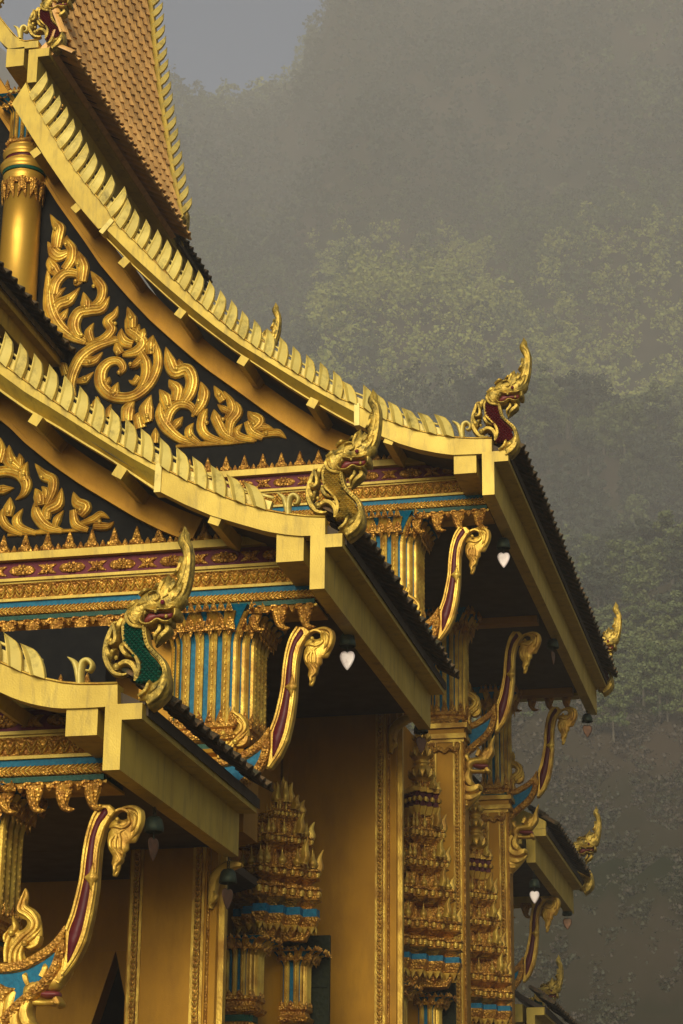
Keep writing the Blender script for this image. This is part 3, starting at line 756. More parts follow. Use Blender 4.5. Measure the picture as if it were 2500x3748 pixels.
F2 = [
 ([(480, 855), (330, 822), (225, 735), (175, 640), (178, 535)], [30, 50, 74, 64, 4], .06),
 ([(215, 720), (245, 620), (310, 565), (390, 575), (425, 620), (408, 655)], [60, 66, 60, 50, 36, 14], .06),
 ([(330, 570), (385, 490), (408, 390), (370, 310), (285, 325), (245, 250), (215, 140)], [50, 74, 76, 74, 80, 74, 2], .06, (300, 310)),
 ([(350, 300), (320, 265), (312, 228)], [30, 40, 2], .055),
 ([(290, 540), (300, 460), (265, 420), (238, 380)], [60, 72, 56, 2], .065),
 ([(235, 600), (212, 520), (168, 452)], [60, 76, 2], .07, (235, 575)),
 ([(425, 640), (478, 560), (495, 480), (470, 395)], [40, 66, 70, 2], .065, (462, 545)),
 ([(270, 740), (305, 700), (342, 652)], [40, 56, 2], .06),
 ([(460, 850), (395, 800), (388, 750), (420, 698)], [30, 54, 50, 2], .06, (400, 800)),
 ([(640, 842), (520, 800), (478, 735), (490, 650), (522, 592)], [30, 54, 60, 56, 2], .06, (520, 705)),
 ([(750, 835), (650, 790), (605, 715), (580, 660), (568, 598)], [30, 54, 62, 60, 2], .06, (640, 680)),
 ([(680, 800), (690, 700), (740, 630), (738, 580), (720, 538)], [40, 60, 62, 44, 2], .06),
 ([(655, 680), (700, 610), (690, 545), (638, 462)], [30, 54, 50, 2], .06),
 ([(640, 545), (605, 490), (567, 425)], [50, 54, 2], .065, (612, 500)),
 ([(690, 625), (640, 600), (592, 562)], [40, 44, 2], .06),
 ([(870, 828), (760, 805), (735, 762), (778, 702)], [30, 54, 46, 2], .06),
 ([(930, 808), (850, 770), (812, 690)], [40, 60, 40], .055),
 ([(850, 740), (895, 690), (850, 655), (815, 612)], [60, 76, 66, 2], .065, (865, 715)),
 ([(840, 765), (930, 730), (1012, 750)], [30, 50, 4], .055),
 ([(890, 800), (970, 780), (1040, 775), (1100, 815)], [30, 44, 50, 2], .055, (955, 780)),
 ([(290, 872), (480, 855), (690, 842), (880, 826)], [18, 30, 30, 16], .04),
 ([(85, 700), (62, 600), (112, 492)], [60, 70, 2], .065, (85, 665)),
 ([(30, 740), (15, 660), (40, 618)], [70, 60, 6], .05),
 ([(135, 850), (140, 790), (140, 732)], [50, 50, 2], .06)]
F4 = [
 ([(-60, 350), (60, 335), (150, 360), (198, 430), (178, 500), (115, 543)], [60, 66, 68, 66, 46, 4], .06),
 ([(185, 410), (178, 345), (206, 262)], [56, 66, 2], .07, (185, 365)),
 ([(145, 320), (80, 260), (70, 140)], [50, 84, 2], .07, (95, 270)), ([(150, 315), (155, 255), (143, 200)], [30, 46, 2], .055),
 ([(-20, 472), (35, 470), (108, 455)], [50, 60, 2], .055, (10, 470)), ([(-10, 270), (15, 180), (0, 85)], [70, 60, 6], .06),
 ([(170, 795), (65, 750), (20, 680), (28, 600)], [30, 50, 56, 4], .06), ([(62, 665), (72, 600), (78, 522)], [50, 66, 2], .065, (68, 640)),
 ([(270, 790), (155, 750), (128, 690), (172, 604)], [30, 54, 56, 2], .06), ([(460, 772), (345, 740), (275, 650), (262, 545)], [30, 64, 72, 4], .06),
 ([(345, 690), (355, 620), (430, 570), (455, 452)], [40, 66, 74, 2], .06), ([(300, 590), (292, 520), (260, 458)], [60, 70, 2], .07, (300, 575)),
 ([(345, 580), (388, 480), (390, 400), (330, 365), (258, 275)], [40, 60, 62, 66, 2], .06, (315, 385)), ([(340, 535), (340, 480), (305, 443)], [40, 48, 2], .055),
 ([(405, 760), (425, 690), (470, 618)], [30, 50, 2], .06), ([(650, 765), (560, 725), (540, 620)], [30, 60, 40], .055),
 ([(590, 660), (630, 600), (570, 565), (540, 482)], [50, 74, 70, 2], .065, (598, 625)), ([(600, 720), (690, 690), (745, 655), (805, 680)], [30, 50, 48, 2], .06),
 ([(690, 735), (745, 738), (800, 735), (838, 700)], [40, 50, 40, 2], .055, (738, 710)), ([(60, 800), (300, 780), (600, 765)], [18, 30, 16], .04)]

def leaf_relief(mb, pts, Y, t, grooves=2): mb.inflate(pts, Y, t, wfrac=.22, edge=.35, grooves=grooves)
def leaf_finial_mb():
    mb = MB(); mb.inflate([(-.085, 0), (-.075, .05), (-.05, .08), (-.035, .13), (0, .225), (.035, .13), (.05, .08), (.075, .05), (.085, 0)], 0, .05, wfrac=.2, edge=.35, grooves=2)
    for sx in (-1, 1): mb.ball((sx*.05, -.045, .035), .020, 8)
    mb.ball((0, -.05, .09), .02, 6); return mb
LEAFF = leaf_finial_mb().mesh('leaf_finial', 'relief')
mbb = MB(); mbb.inflate([(-.035, 0), (-.03, .03), (0, .09), (.03, .03), (.035, 0)], 0, .035, wfrac=.3, edge=.4); BEADF = mbb.mesh('bead_finial', 'relief')
def pendant_mb():
    mb = MB(); P0 = [(-.085, .01), (.085, .01), (.082, -.07), (.05, -.16), (.045, -.19), (.065, -.215), (.115, -.235), (.06, -.262), (-.005, -.245), (-.05, -.18), (-.078, -.08)]
    mb.inflate(P0, 0, .055, wfrac=.22, edge=.35, grooves=2)
    for sx in (-1, 1): mb.stroke([(sx*.02, 0), (sx*.075, .005), (sx*.09, -.03), (sx*.06, -.045)], [.03, .03, .025, .012], -.03, .04, n=9)
    mb.stroke([(0, -.03), (.0, -.10), (.01, -.17), (.05, -.225)], [.012, .05, .045, .006], -.035, .035, n=10)
    return mb
PENDM = pendant_mb().mesh('pendant', 'relief')
mbb = MB(); mbb.inflate([(-.05, .01), (.05, .01), (.035, -.03), (0, -.075), (-.035, -.03)], 0, .045, wfrac=.3, edge=.4, grooves=1); PENDS = mbb.mesh('small_pendant', 'relief')
def rosette_long():
    mb = MB(); mb.inflate([(-.15, 0), (-.10, .05), (.10, .05), (.15, 0), (.10, -.05), (-.10, -.05)], 0, .03, wfrac=.15, edge=.4, grooves=1)
    for i in range(6):
        a = i*math.pi/3; mb.ball((.045*math.cos(a), -.03, .045*math.sin(a)), .022, 6)
    mb.ball((0, -.04, 0), .022, 8); return mb
def rosette_star():
    mb = MB()
    for i in range(4):
        a = math.pi/4+i*math.pi/2; ca, sa = math.cos(a)*1.15, math.sin(a)*.75
        mb.stroke([(0, 0), (.05*ca, .05*sa), (.13*ca, .10*sa)], [.03, .06, .004], 0, .035, n=8)
    for i in range(8):
        a = i*math.pi/4; mb.stroke([(0, 0), (.035*math.cos(a), .035*math.sin(a)), (.065*math.cos(a), .06*math.sin(a))], [.02, .03, .004], -.01, .035, n=6)
    mb.ball((0, -.045, 0), .02, 8); return mb
ROSL = rosette_long().mesh('rosette', 'relief'); ROSS = rosette_star().mesh('rosette', 'relief')

def entablature(root, k, x0, xr=-.30, dx0=0.0):
    X, Y0, Z = TX[k]; Y = Y0+PED; x1 = X+xr
    def band(name, z0, z1, y, m, back=Y+.5, xe=0.0):
        mb = MB(); mb.box(x0, x1+xe, y, back, Z+z0, Z+z1); return part(name, mb, m, root)
    band('gold_strip', .815, .90, Y-.05, 'paint')
    fz = band('frieze', .606, .813, Y+.03, 'maroon')
    band('gold_strip', .572, .604, Y-.045, 'paint'); band('gold_strip', .552, .570, Y-.015, 'paint')
    # chevron cove
    mb = MB(); zs = [(.550, -.02), (.53, .0), (.48, .02), (.42, .025), (.372, -.01)]
    mb.loft([[(x0, Y+o, Z+z), (x1, Y+o, Z+z), (x1, Y+.5, Z+z), (x0, Y+.5, Z+z)] for z, o in zs]); cv = part('chevron_cove', mb, 'relief', root)
    mb = MB(); x = x0+.03
    while x < x1-.05:
        for sx in (-1, 1):
            for h in (0, .045):
                a = (x+sx*.006, Z+.515-h); b = (x+sx*.048, Z+.425-h+.02)
                mb.stroke([a, b], [.018, .016], Y+.02, .035, n=3, prof=(0, 1, 1, 0))
        x += .105
    part('chevron', mb, 'carve', cv, kind='stuff')
    band('gold_strip', .341, .371, Y-.05, 'paint')
    band('blue_band', .280, .339, Y-.02, 'blue')
    mb = MB(); mb.loft([[(x0, Y+o, Z+z), (x1+.02, Y+o, Z+z), (x1+.02, Y+.5, Z+z), (x0, Y+.5, Z+z)] for z, o in ((.278, -.02), (.262, -.055), (.225, -.075), (.188, -.055), (.172, -.02))]); rp_ = part('rope_moulding', mb, 'relief', root)
    mb = MB(); x = x0
    while x < x1:
        for sz in (-1, 1): mb.stroke([(x, Z+.225), (x+.05, Z+.225+sz*.045)], [.022, .008], Y-.062, .025, n=4, prof=(0, 1, 1, 0))
        x += .045
    part('rope_leaf', mb, 'carve', rp_, kind='stuff')
    band('green_band', .122, .170, Y-.055, 'green')
    band('gold_strip', .098, .123, Y-.03, 'carve', xe=.02)
    x = x1-.10; i = 0
    while x > x0+.1:
        inst('pendant', PENDM, root, (x, Y-.03, Z+.10)); inst('small_pendant', PENDS, root, (x-.137, Y-.03, Z+.10)); x -= .274
    x = x1-.16; i = 0
    while x > x0+.1:
        inst('rosette', ROSL if i % 2 else ROSS, fz, (x, Y+.03, Z+.71)); x -= .285; i += 1
    x = x1-.22
    while x > x0+.1:
        inst('leaf_finial', LEAFF, root, (x, Y+.01, Z+.905)); inst('bead_finial', BEADF, root, (x-.127, Y+.01, Z+.905)); x -= .254
    return x1

def pediment(k, label, rake, x0):
    X, Y0, Z = TX[k]; Y = Y0+PED
    root = thing('pediment', label, 'gable', (X-3, Y, Z), 'carved gables of the temple')
    rk = XZ(rake, Y); poly = [(x0, Z+.85), (rk[-1][0]+.9, Z+.85)]+[(rk[-1][0]+.9, Z+.86)]+[(a, b+.12) for a, b in reversed(rk)]+[(x0, rk[0][1]+.3)]
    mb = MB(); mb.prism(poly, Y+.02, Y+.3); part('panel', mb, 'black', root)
    up = off(rk, .30); up2 = off(rk, .05)
    mb = MB(); n = len(rk); rows = [[(a[0], Y-.03, a[1]), (a[0], Y+.25, a[1]), (b[0], Y+.25, b[1]), (b[0], Y-.03, b[1])] for a, b in zip(poly_at(up2, 40), poly_at(up, 40))]
    mb.loft(rows); part('rake_board', mb, 'wall', root)
    rows = [[(a[0], Y-.07, a[1]), (a[0], Y+.25, a[1]), (b[0], Y+.25, b[1]), (b[0], Y-.07, b[1])] for a, b in zip(poly_at(rk, 40), poly_at(off(rk, .048), 40))]
    mb = MB(); mb.loft(rows); part('rake_moulding', mb, 'wall', root)
    return root
rakeB = [(-170, 150), (-60, 335), (60, 520), (145, 640), (220, 760), (300, 870), (375, 980), (465, 1085), (550, 1175), (650, 1265), (750, 1350), (884, 1445), (1000, 1530), (1100, 1595), (1175, 1640), (1290, 1690)]
rakeC = [(-540, 1090), (-370, 1250), (-200, 1400), (-90, 1480), (30, 1560), (100, 1630), (200, 1710), (300, 1780), (400, 1840), (500, 1900), (595, 1948), (700, 1990)]
pB = pediment('B', 'upper carved gable of gold flame scrolls beside the round gold column', rakeB, -16)
scrolls(pB, K1, 2, YB+PED+.02, F1); scrolls(pB, K2, 2, YB+PED+.02, F2)
entablature(pB, 'B', -15, -.23)
pC = pediment('C', 'lower carved gable of gold flame scrolls cut off by the left edge', rakeC, -13.5)
scrolls(pC, K4, 2, YC+PED+.02, F4); entablature(pC, 'C', -13)
pD = thing('entablature', 'banded entablature hung with leaf pendants at the left edge under the green-necked serpent', 'frieze', (TX['D'][0]-2, YD+PED, TX['D'][2]))
entablature(pD, 'D', -12.5, -.42)
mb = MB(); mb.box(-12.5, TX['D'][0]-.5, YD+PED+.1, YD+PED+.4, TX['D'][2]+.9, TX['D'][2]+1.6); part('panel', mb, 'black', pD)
# pendants seen against the mist at the far end of the big tier and of the far porch
pR = thing('entablature', 'dark pendant-hung beam at the far end of the high porch, silhouetted against the mist', 'frieze', (-5, 36.4, 11.5))
mb = MB(); mb.box(-9, -4.25, 36.35, 36.6, 11.47, 12.0); part('beam', mb, 'paint', pR)
for i in range(10): inst('pendant', PENDM, pR, (-4.45-i*.29, 36.38, 11.5))

# ------------------------------------------------------------------ serpent finials (traced once at tier C, then copied)
def naga(label, k_panel, loc):
    X, Y0, Z = TX['C']; Yc = Y0+.10; kk = px_m(Y0)/3.997
    root = thing('naga_finial', label, 'finial', (X, Y0, Z), 'serpent finials on the roof corners')
    q = lambda pts: XZ(K3(pts), Y0)
    def st(mb, pts, ws, t, y=0, prof=(0, .62, .92, .72, 1, .72, .92, .62, 0)): mb.stroke(q(pts), [w_*kk for w_ in ws], Yc+y, t, back=1, prof=prof)
    RND = (0, .7, 1, 1, 1, .7, 0)
    # neck with scales
    pan = [(420, 1280), (620, 1320), (640, 1420), (655, 1530), (705, 1620), (790, 1700), (850, 1780), (885, 1870), (890, 1940), (830, 2010), (700, 2000), (590, 2010), (640, 1900), (650, 1800), (600, 1720), (540, 1690), (465, 1600), (415, 1500), (400, 1400)]
    mb = MB(); P = q(pan); mb.inflate(P, Yc, .075, wfrac=.12, edge=.6, double=True)
    A = np.array(P); Bq = np.roll(A, -1, 0); s = .042
    x0, z0 = A.min(0); x1, z1 = A.max(0); r = 0; z = z0
    while z < z1:
        x = x0+(s*.5 if r % 2 else 0)
        while x < x1:
            if inside(np.array([x, z]), A, Bq):
                y = Yc-.072; h = .55*s
                mb.add([(x-h, y, z), (x, y-.004, z-h*1.15), (x+h, y, z), (x, y, z+h), (x, y-.030, z-.25*h)], [(0, 1, 4), (1, 2, 4), (2, 3, 4), (3, 0, 4)])
            x += s
        z += s*.55; r += 1
    part('scale_neck', mb, k_panel, root)
    # belly and back edges
    mb = MB(); st(mb, [(660, 1340), (675, 1440), (715, 1560), (810, 1660), (900, 1750), (940, 1850), (935, 1960), (880, 2060)], [70, 66, 66, 70, 76, 80, 76, 50], .095)
    for i in range(16):
        c, _ = spline(q([(660, 1340), (675, 1440), (715, 1560), (810, 1660), (900, 1750), (940, 1850)]), [0]*6, 16); p = c[i]
        mb.ball((p[0], Yc-.09, p[1]), .011, 6)
    part('belly_band', mb, 'naga', root)
    mb = MB(); st(mb, [(430, 1250), (395, 1340), (400, 1450), (440, 1560), (530, 1650), (590, 1740), (615, 1840), (590, 1960)], [60, 50, 46, 60, 50, 60, 70, 50], .10)
    st(mb, [(410, 1520), (395, 1600), (450, 1680), (540, 1700)], [10, 70, 60, 4], .105, -.02)
    part('back_band', mb, 'naga', root)
    # rolled mane behind the neck
    mb = MB()
    st(mb, [(570, 1990), (575, 1880), (520, 1790), (440, 1760), (370, 1790), (330, 1840), (350, 1880)], [60, 80, 86, 78, 66, 60, 20], .09)
    st(mb, [(440, 1890), (380, 1910), (290, 1890), (215, 1800), (175, 1680), (185, 1540), (225, 1400), (265, 1290), (330, 1260)], [20, 50, 70, 90, 96, 90, 74, 50, 4], .08)
    st(mb, [(270, 1310), (310, 1420), (310, 1520), (260, 1560), (215, 1525), (245, 1490)], [40, 56, 56, 50, 40, 16], .095, -.03)
    st(mb, [(380, 1240), (340, 1320), (330, 1400)], [60, 80, 20], .08, -.01)
    st(mb, [(190, 1590), (235, 1690), (250, 1770)], [50, 76, 4], .095, -.03); st(mb, [(260, 1740), (290, 1650), (330, 1610)], [20, 56, 4], .09, -.04)
    for c, r in (((330, 1830), .032), ((325, 1720), .02), ((250, 1510), .02)):
        (x, z), = q([c]); mb.ball((x, Yc-.075, z), r, 10)
    part('mane_scroll', mb, 'naga', root)
    # swollen base that wraps round the end of the bargeboard
    mb = MB(); mb.inflate(q([(610, 2215), (690, 2150), (735, 2080), (745, 2010), (800, 2010), (870, 1960), (930, 1850), (965, 1830), (1000, 1950), (1000, 2080), (965, 2170), (880, 2260), (775, 2330), (740, 2310), (700, 2240)]), Yc, .13, wfrac=.3, edge=.45, double=True)
    st(mb, [(760, 2280), (880, 2190), (950, 2080), (975, 1960)], [60, 76, 70, 20], .135, -.03); st(mb, [(650, 2200), (735, 2130), (770, 2050), (770, 1990)], [40, 50, 44, 16], .135, -.04); st(mb, [(750, 2170), (850, 2090), (920, 1980)], [30, 50, 10], .135, -.03)
    part('tail_wrap', mb, 'naga', root)
    # head
    mb = MB()
    mb.inflate(q([(405, 1240), (425, 1130), (480, 1050), (550, 990), (580, 1005), (640, 920), (740, 875), (770, 880), (830, 820), (890, 770), (940, 690), (965, 780), (1000, 730), (1040, 800), (1110, 870), (1170, 970), (1130, 1060), (1080, 1100), (1075, 1180), (1020, 1165), (930, 1175), (830, 1165), (720, 1170), (650, 1240), (600, 1340), (520, 1340), (440, 1300)]), Yc, .115, wfrac=.22, edge=.4, double=True)
    RD = (0, .8, 1, .8, 0)
    st(mb, [(640, 1190), (700, 1140), (800, 1155), (880, 1140), (980, 1135), (1060, 1090)], [20, 36, 40, 40, 44, 30], .145, 0, RD)       # upper lip
    st(mb, [(1010, 1230), (1060, 1200), (1065, 1130), (1040, 1110)], [20, 66, 60, 20], .13, 0, RD)                                     # snout
    st(mb, [(730, 1010), (740, 950), (830, 930), (870, 1000), (820, 1040), (770, 1010), (800, 980)], [20, 40, 44, 44, 36, 24, 12], .15, 0, RD)
    st(mb, [(870, 1000), (860, 900), (900, 800), (940, 700)], [40, 50, 44, 2], .14); st(mb, [(960, 960), (1010, 880), (1040, 820), (1005, 740)], [30, 60, 56, 2], .145)
    st(mb, [(960, 1080), (1040, 1010), (1110, 900), (1140, 800)], [20, 50, 60, 30], .14)
    st(mb, [(900, 1010), (980, 960)], [30, 40], .14, 0, RD); st(mb, [(560, 1110), (640, 1070), (710, 1040), (700, 970)], [30, 50, 44, 2], .135); st(mb, [(450, 1120), (540, 1060), (570, 990)], [40, 60, 2], .13)
    st(mb, [(470, 1150), (450, 1240), (500, 1320), (600, 1350), (690, 1340)], [36, 56, 56, 50, 20], .135); st(mb, [(520, 1150), (500, 1230), (560, 1310), (640, 1320)], [20, 40, 44, 16], .15)
    st(mb, [(590, 960), (680, 900), (750, 870)], [30, 50, 2], .13); st(mb, [(760, 890), (840, 840), (890, 790)], [20, 44, 10], .135)
    hd = part('head', mb, 'naga', root)
    mb = MB(); (x, z), = q([(915, 1062)]); mb.ball((x, Yc-.135, z), .021, 10); part('eye', mb, 'maroon', hd)
    mb = MB(); mb.inflate(q([(655, 1265), (690, 1200), (720, 1170), (830, 1170), (930, 1170), (1015, 1160), (1000, 1215), (940, 1225), (850, 1225), (760, 1270), (680, 1290)]), Yc, .10, wfrac=.3, edge=.6, double=True); part('mouth', mb, 'mouth', hd)
    mb = MB(); st(mb, [(640, 1200), (620, 1260), (660, 1310), (750, 1310), (840, 1255), (920, 1280), (985, 1275), (1005, 1215)], [30, 44, 50, 46, 50, 50, 44, 8], .135, 0, RD)
    st(mb, [(930, 1300), (960, 1360), (900, 1420), (850, 1470), (795, 1560)], [50, 80, 76, 60, 2], .09); st(mb, [(850, 1300), (850, 1360), (790, 1440), (790, 1520)], [40, 60, 50, 2], .08)
    part('lower_jaw', mb, 'naga', root)
    for c in ((690, 1185), (825, 1170), (960, 1225)):
        (x, z), = q([c]); mb = MB(); mb.ball((x, Yc-.12, z), .017, 8); part('tooth', mb, 'naga', hd)
    # tall flame crest
    mb = MB(); mb.inflate(q([(1000, 820), (1050, 740), (1010, 660), (1060, 590), (1050, 530), (1075, 450), (1105, 480), (1110, 430), (1075, 360), (1040, 290), (1050, 220), (1090, 160), (1120, 88), (1140, 130), (1172, 165), (1175, 240), (1215, 320), (1243, 420), (1245, 560), (1232, 700), (1205, 840), (1165, 970), (1110, 1060), (1040, 1000)]), Yc, .075, wfrac=.16, edge=.35, double=True)
    st(mb, [(1090, 1020), (1160, 860), (1200, 680), (1210, 500), (1190, 370), (1120, 260), (1120, 95)], [50, 56, 50, 46, 50, 50, 2], .095)
    st(mb, [(1040, 900), (1110, 760), (1150, 620), (1160, 500), (1130, 400), (1080, 320)], [30, 50, 46, 40, 30, 4], .09)
    st(mb, [(1010, 680), (1060, 640), (1090, 560), (1080, 460)], [20, 50, 44, 2], .085); st(mb, [(1050, 780), (1110, 700), (1130, 600)], [20, 40, 4], .09)
    part('flame_crest', mb, 'naga', root)
    return root
MT['mouth'] = mat('red_mouth', (.17, .022, .022), (.12, .014, .014), rough=.5)
NC = naga('scaly gold-necked serpent finial on the middle roof corner, mouth open', 'naga', None)
def renamed(root, m):
    for ch in root.children:
        if ch.name.startswith('scale_neck'):
            me = ch.data.copy(); me.materials.clear(); me.materials.append(MT[m]); ch.data = me
def naga_at(k, label, m, dloc=(0, 0, 0), yaw=0):
    X, Y, Z = TX[k] if isinstance(k, str) else k
    o = dup(NC, (X+dloc[0], Y+dloc[1], Z+dloc[2]), label); renamed(o, m)
    return o
def fit(k, ref, Y):   # offset that brings the finial tip onto a measured pixel of the same plane
    (x, z), = XZ([ref], Y); (cx, cz), = XZ(K3([(1120, 92)]), TX['C'][1]); return (x-(cx-TX['C'][0]), z-(cz-TX['C'][2]))
def naga_tip(ref, Y, label, m):
    x, z = fit(None, ref, Y); o = dup(NC, (x, Y, z), label); renamed(o, m); return o
NB = naga_tip((1914, 1227), YB, 'serpent finial with a dark red neck against the mist on the right-hand corner', 'red')
ND = naga_tip((667, 1916), YD, 'serpent finial with a green scaled neck on the lowest roof corner', 'green')
for o, k in ((NB, 'B'), (ND, 'D')): print('naga', k, [round(a-b, 3) for a, b in zip(o.location, TX[k])])
NA = dup(NC, TX['A'], 'serpent finial with a red scaled neck cut off by the top edge'); renamed(NA, 'red')
n1 = naga_tip((2252, 2198), 37.3, 'far serpent finial rising behind the long tiled eave on the right', 'red')
n2 = naga_tip((2180, 2948), 41.8, 'far serpent finial above the small back porch roof at the lower right', 'naga')
n3 = naga_tip((2042, 3492), 45.6, 'lowest far serpent finial with a green neck at the bottom right', 'green')
n4 = naga_tip((1005, 1100), 31.5, 'tip of a serpent finial peeping over the middle of the long row of roof fins', 'naga')
n5 = naga_tip((672, 736), 35.3, 'thin tip of a serpent finial behind the orange tiled slope', 'naga')

# ------------------------------------------------------------------ back porch roofs
XCc, _, ZCc = TX['C']
rF = thing('gable_roof', 'small back porch roof with a blunt gold end, lower right beyond the last column', 'roof', (XCc, 36.9, ZCc), 'telescoped roof tiers of the temple')
q = at(1961, 3157, 36.9); XF, ZF = float(q[0]), float(q[2])
side_eave(rF, XF, 36.9, 41.9, ZF)
cF = [(XF+EAVE[0], ZF+EAVE[1]+.07), (XF-.25, ZF+EAVE[1]+.30), (XF-.8, ZF+EAVE[1]+.75), (XF-1.6, ZF+EAVE[1]+1.6)]
roof_deck(rF, cF, 36.95, 41.9)
mb = MB(); mb.prism([(XF-w_st-.75, ZF+h_t-.02), (XF+arm_w, ZF+h_t-.02), (XF+arm_w, ZF+h_t+.10), (XF-.02, ZF+h_t+.22), (XF-.5, ZF+h_t+.45), (XF-w_st-.75, ZF+h_t+.6)], 36.87, 37.0); part('end_board', mb, 'paint', rF)
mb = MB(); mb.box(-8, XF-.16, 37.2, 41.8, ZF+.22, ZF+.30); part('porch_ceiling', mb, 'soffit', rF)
XD2, ZD2 = TX['D'][0], TX['D'][2]
q = at(1960, 3690, 42.2); XG, ZG = float(q[0]), float(q[2])
rG = thing('gable_roof', 'lowest back porch roof just showing at the bottom edge of the view', 'roof', (XG, 42.1, ZG), 'telescoped roof tiers of the temple')
side_eave(rG, XG, 42.1, 45.7, ZG-h_t)
roof_deck(rG, [(XG+EAVE[0], ZG+.05), (XG-.25, ZG+.3), (XG-.8, ZG+.75), (XG-1.6, ZG+1.6)], 42.15, 45.7)
pQ = thing('entablature', 'dark pendant-hung beam under the small back porch roof at the lower right', 'frieze', (XF-1, 41.2, ZF))
mb = MB(); mb.box(-9, XF-.25, 41.2, 41.45, ZF+.05, ZF+.5); part('beam', mb, 'paint', pQ)
for i in range(8): inst('pendant', PENDM, pQ, (XF-.5-i*.3, 41.22, ZF+.08))

# ------------------------------------------------------------------ roof brackets (traced under tier D)
def bracket(label):
    Y = YD+.9; k = px_m(Y)/2.647; (ox, oz), = XZ(K6([(905, 945)]), Y)
    root = thing('roof_bracket', label, 'bracket', (ox, Y, oz), 'curved brackets holding the eaves')
    q = lambda p: XZ(K6(p), Y)
    def st(mb, pts, ws, t, y=0, **kw): mb.stroke(q(pts), [w_*k for w_ in ws], Y+y, t, back=1, **kw)
    mb = MB(); mb.prism(q([(1000, 235), (920, 350), (860, 520), (825, 720), (800, 930), (765, 1100), (715, 1290), (650, 1450), (650, 1640), (600, 1900), (650, 1890), (760, 1750), (850, 1560), (915, 1300), (952, 1060), (968, 850), (985, 650), (1030, 470), (1090, 360), (1140, 300), (1080, 235)]), Y-.055, Y+.055, bev=.012); part('arm', mb, 'carve', root)
    mb = MB(); mb.inflate(q([(1035, 265), (950, 390), (895, 545), (860, 740), (838, 930), (800, 1115), (750, 1310), (690, 1470), (672, 1770), (740, 1650), (805, 1480), (850, 1290), (882, 1110), (912, 900), (922, 740), (942, 560), (985, 430), (1065, 320)]), Y-.055, .014, wfrac=.1, edge=.5); part('inlay', mb, 'red', root)
    RIM = (0, 1, 1, 0)
    mb = MB()
    for pts in ([(1000, 240), (925, 355), (868, 525), (832, 720), (808, 930), (772, 1100), (722, 1290), (662, 1450)], [(1085, 345), (1015, 470), (965, 650), (945, 850), (925, 1060), (885, 1290), (825, 1530), (740, 1710), (620, 1880)]):
        mb.stroke(q(pts), [30*k]*len(pts), Y-.055, .03, prof=(0, .9, .5, .9, 0))
    part('rim', mb, 'carve', root)
    mb = MB(); mb.inflate(q([(905, 1070), (885, 1000), (840, 945), (890, 900), (930, 800), (955, 900), (980, 945), (940, 1000)]), Y-.06, .05, wfrac=.25, edge=.3, grooves=1); part('boss', mb, 'carve', root)
    mb = MB(); st(mb, [(-110, 1800), (0, 1815), (120, 1808), (260, 1775), (400, 1700), (510, 1620), (590, 1530), (635, 1400)], [100, 100, 104, 104, 104, 100, 90, 10], .075); part('upper_band', mb, 'relief', root)
    mb = MB(); st(mb, [(-60, 2480), (40, 2330), (160, 2200), (310, 2070), (450, 1950), (550, 1800), (600, 1640), (615, 1540)], [100, 104, 108, 110, 110, 104, 100, 50], .075)
    for p in spline(q([(60, 2310), (160, 2200), (310, 2070), (450, 1950), (550, 1800), (600, 1640)]), [0]*6, 13)[0]: mb.ball((p[0], Y-.07, p[1]), .022, 8)
    part('lower_band', mb, 'relief', root)
    mb = MB(); mb.prism(q([(-80, 1880), (120, 1860), (270, 1825), (400, 1760), (540, 1660), (560, 1720), (510, 1840), (420, 1930), (280, 2050), (130, 2180), (0, 2330), (-80, 2330)]), Y-.02, Y+.02); part('glass_inlay', mb, 'blue', root)
    mb = MB(); mb.inflate(q([(-80, 1950), (20, 1965), (70, 1995), (160, 2010), (100, 2060), (50, 2140), (0, 2210), (-80, 2240)]), Y-.02, .04, wfrac=.15, grooves=1); part('corner_leaf', mb, 'relief', root)
    mb = MB()     # flame standing on the arm
    mb.inflate(q([(85, 1770), (95, 1640), (50, 1570), (45, 1500), (90, 1420), (122, 1390), (118, 1330), (135, 1302), (165, 1380), (190, 1450), (240, 1430), (268, 1390), (262, 1350), (225, 1335), (180, 1310), (163, 1240), (180, 1180), (230, 1120), (235, 1060), (252, 1036), (276, 1080), (280, 1140), (268, 1200), (335, 1240), (390, 1300), (402, 1380), (412, 1430), (412, 1500), (380, 1590), (310, 1625), (245, 1615), (240, 1670), (260, 1770)]), Y, .032, wfrac=.12, edge=.5, double=True)
    LP = (0, .7, .95, 1, .75, 1, .95, .7, 0)
    st(mb, [(110, 1770), (125, 1640), (215, 1520), (310, 1440), (330, 1370), (270, 1300), (195, 1250), (215, 1150), (252, 1040)], [44, 50, 56, 50, 46, 50, 50, 36, 2], .055, prof=LP)
    st(mb, [(165, 1770), (175, 1650), (260, 1540), (355, 1450), (378, 1370), (330, 1280), (255, 1215), (262, 1120)], [40, 44, 46, 44, 44, 46, 44, 2], .06, prof=LP)
    st(mb, [(225, 1765), (215, 1660), (265, 1570), (340, 1510), (405, 1432)], [40, 44, 42, 46, 2], .062, prof=LP); st(mb, [(395, 1500), (370, 1580), (300, 1615), (255, 1590), (270, 1565)], [36, 40, 36, 30, 16], .065)
    st(mb, [(70, 1760), (70, 1620), (110, 1500), (160, 1430), (150, 1370), (132, 1306)], [44, 50, 50, 46, 40, 2], .06, prof=LP); st(mb, [(60, 1560), (60, 1500), (105, 1430)], [30, 40, 2], .055, prof=LP)
    for c in ((268, 1578), (140, 1480)):
        (x, z), = q([c]); mb.ball((x, Y-.08, z), .03, 10)
    part('flame', mb, 'carve', root)
    mb = MB()     # leaf curl under the eave
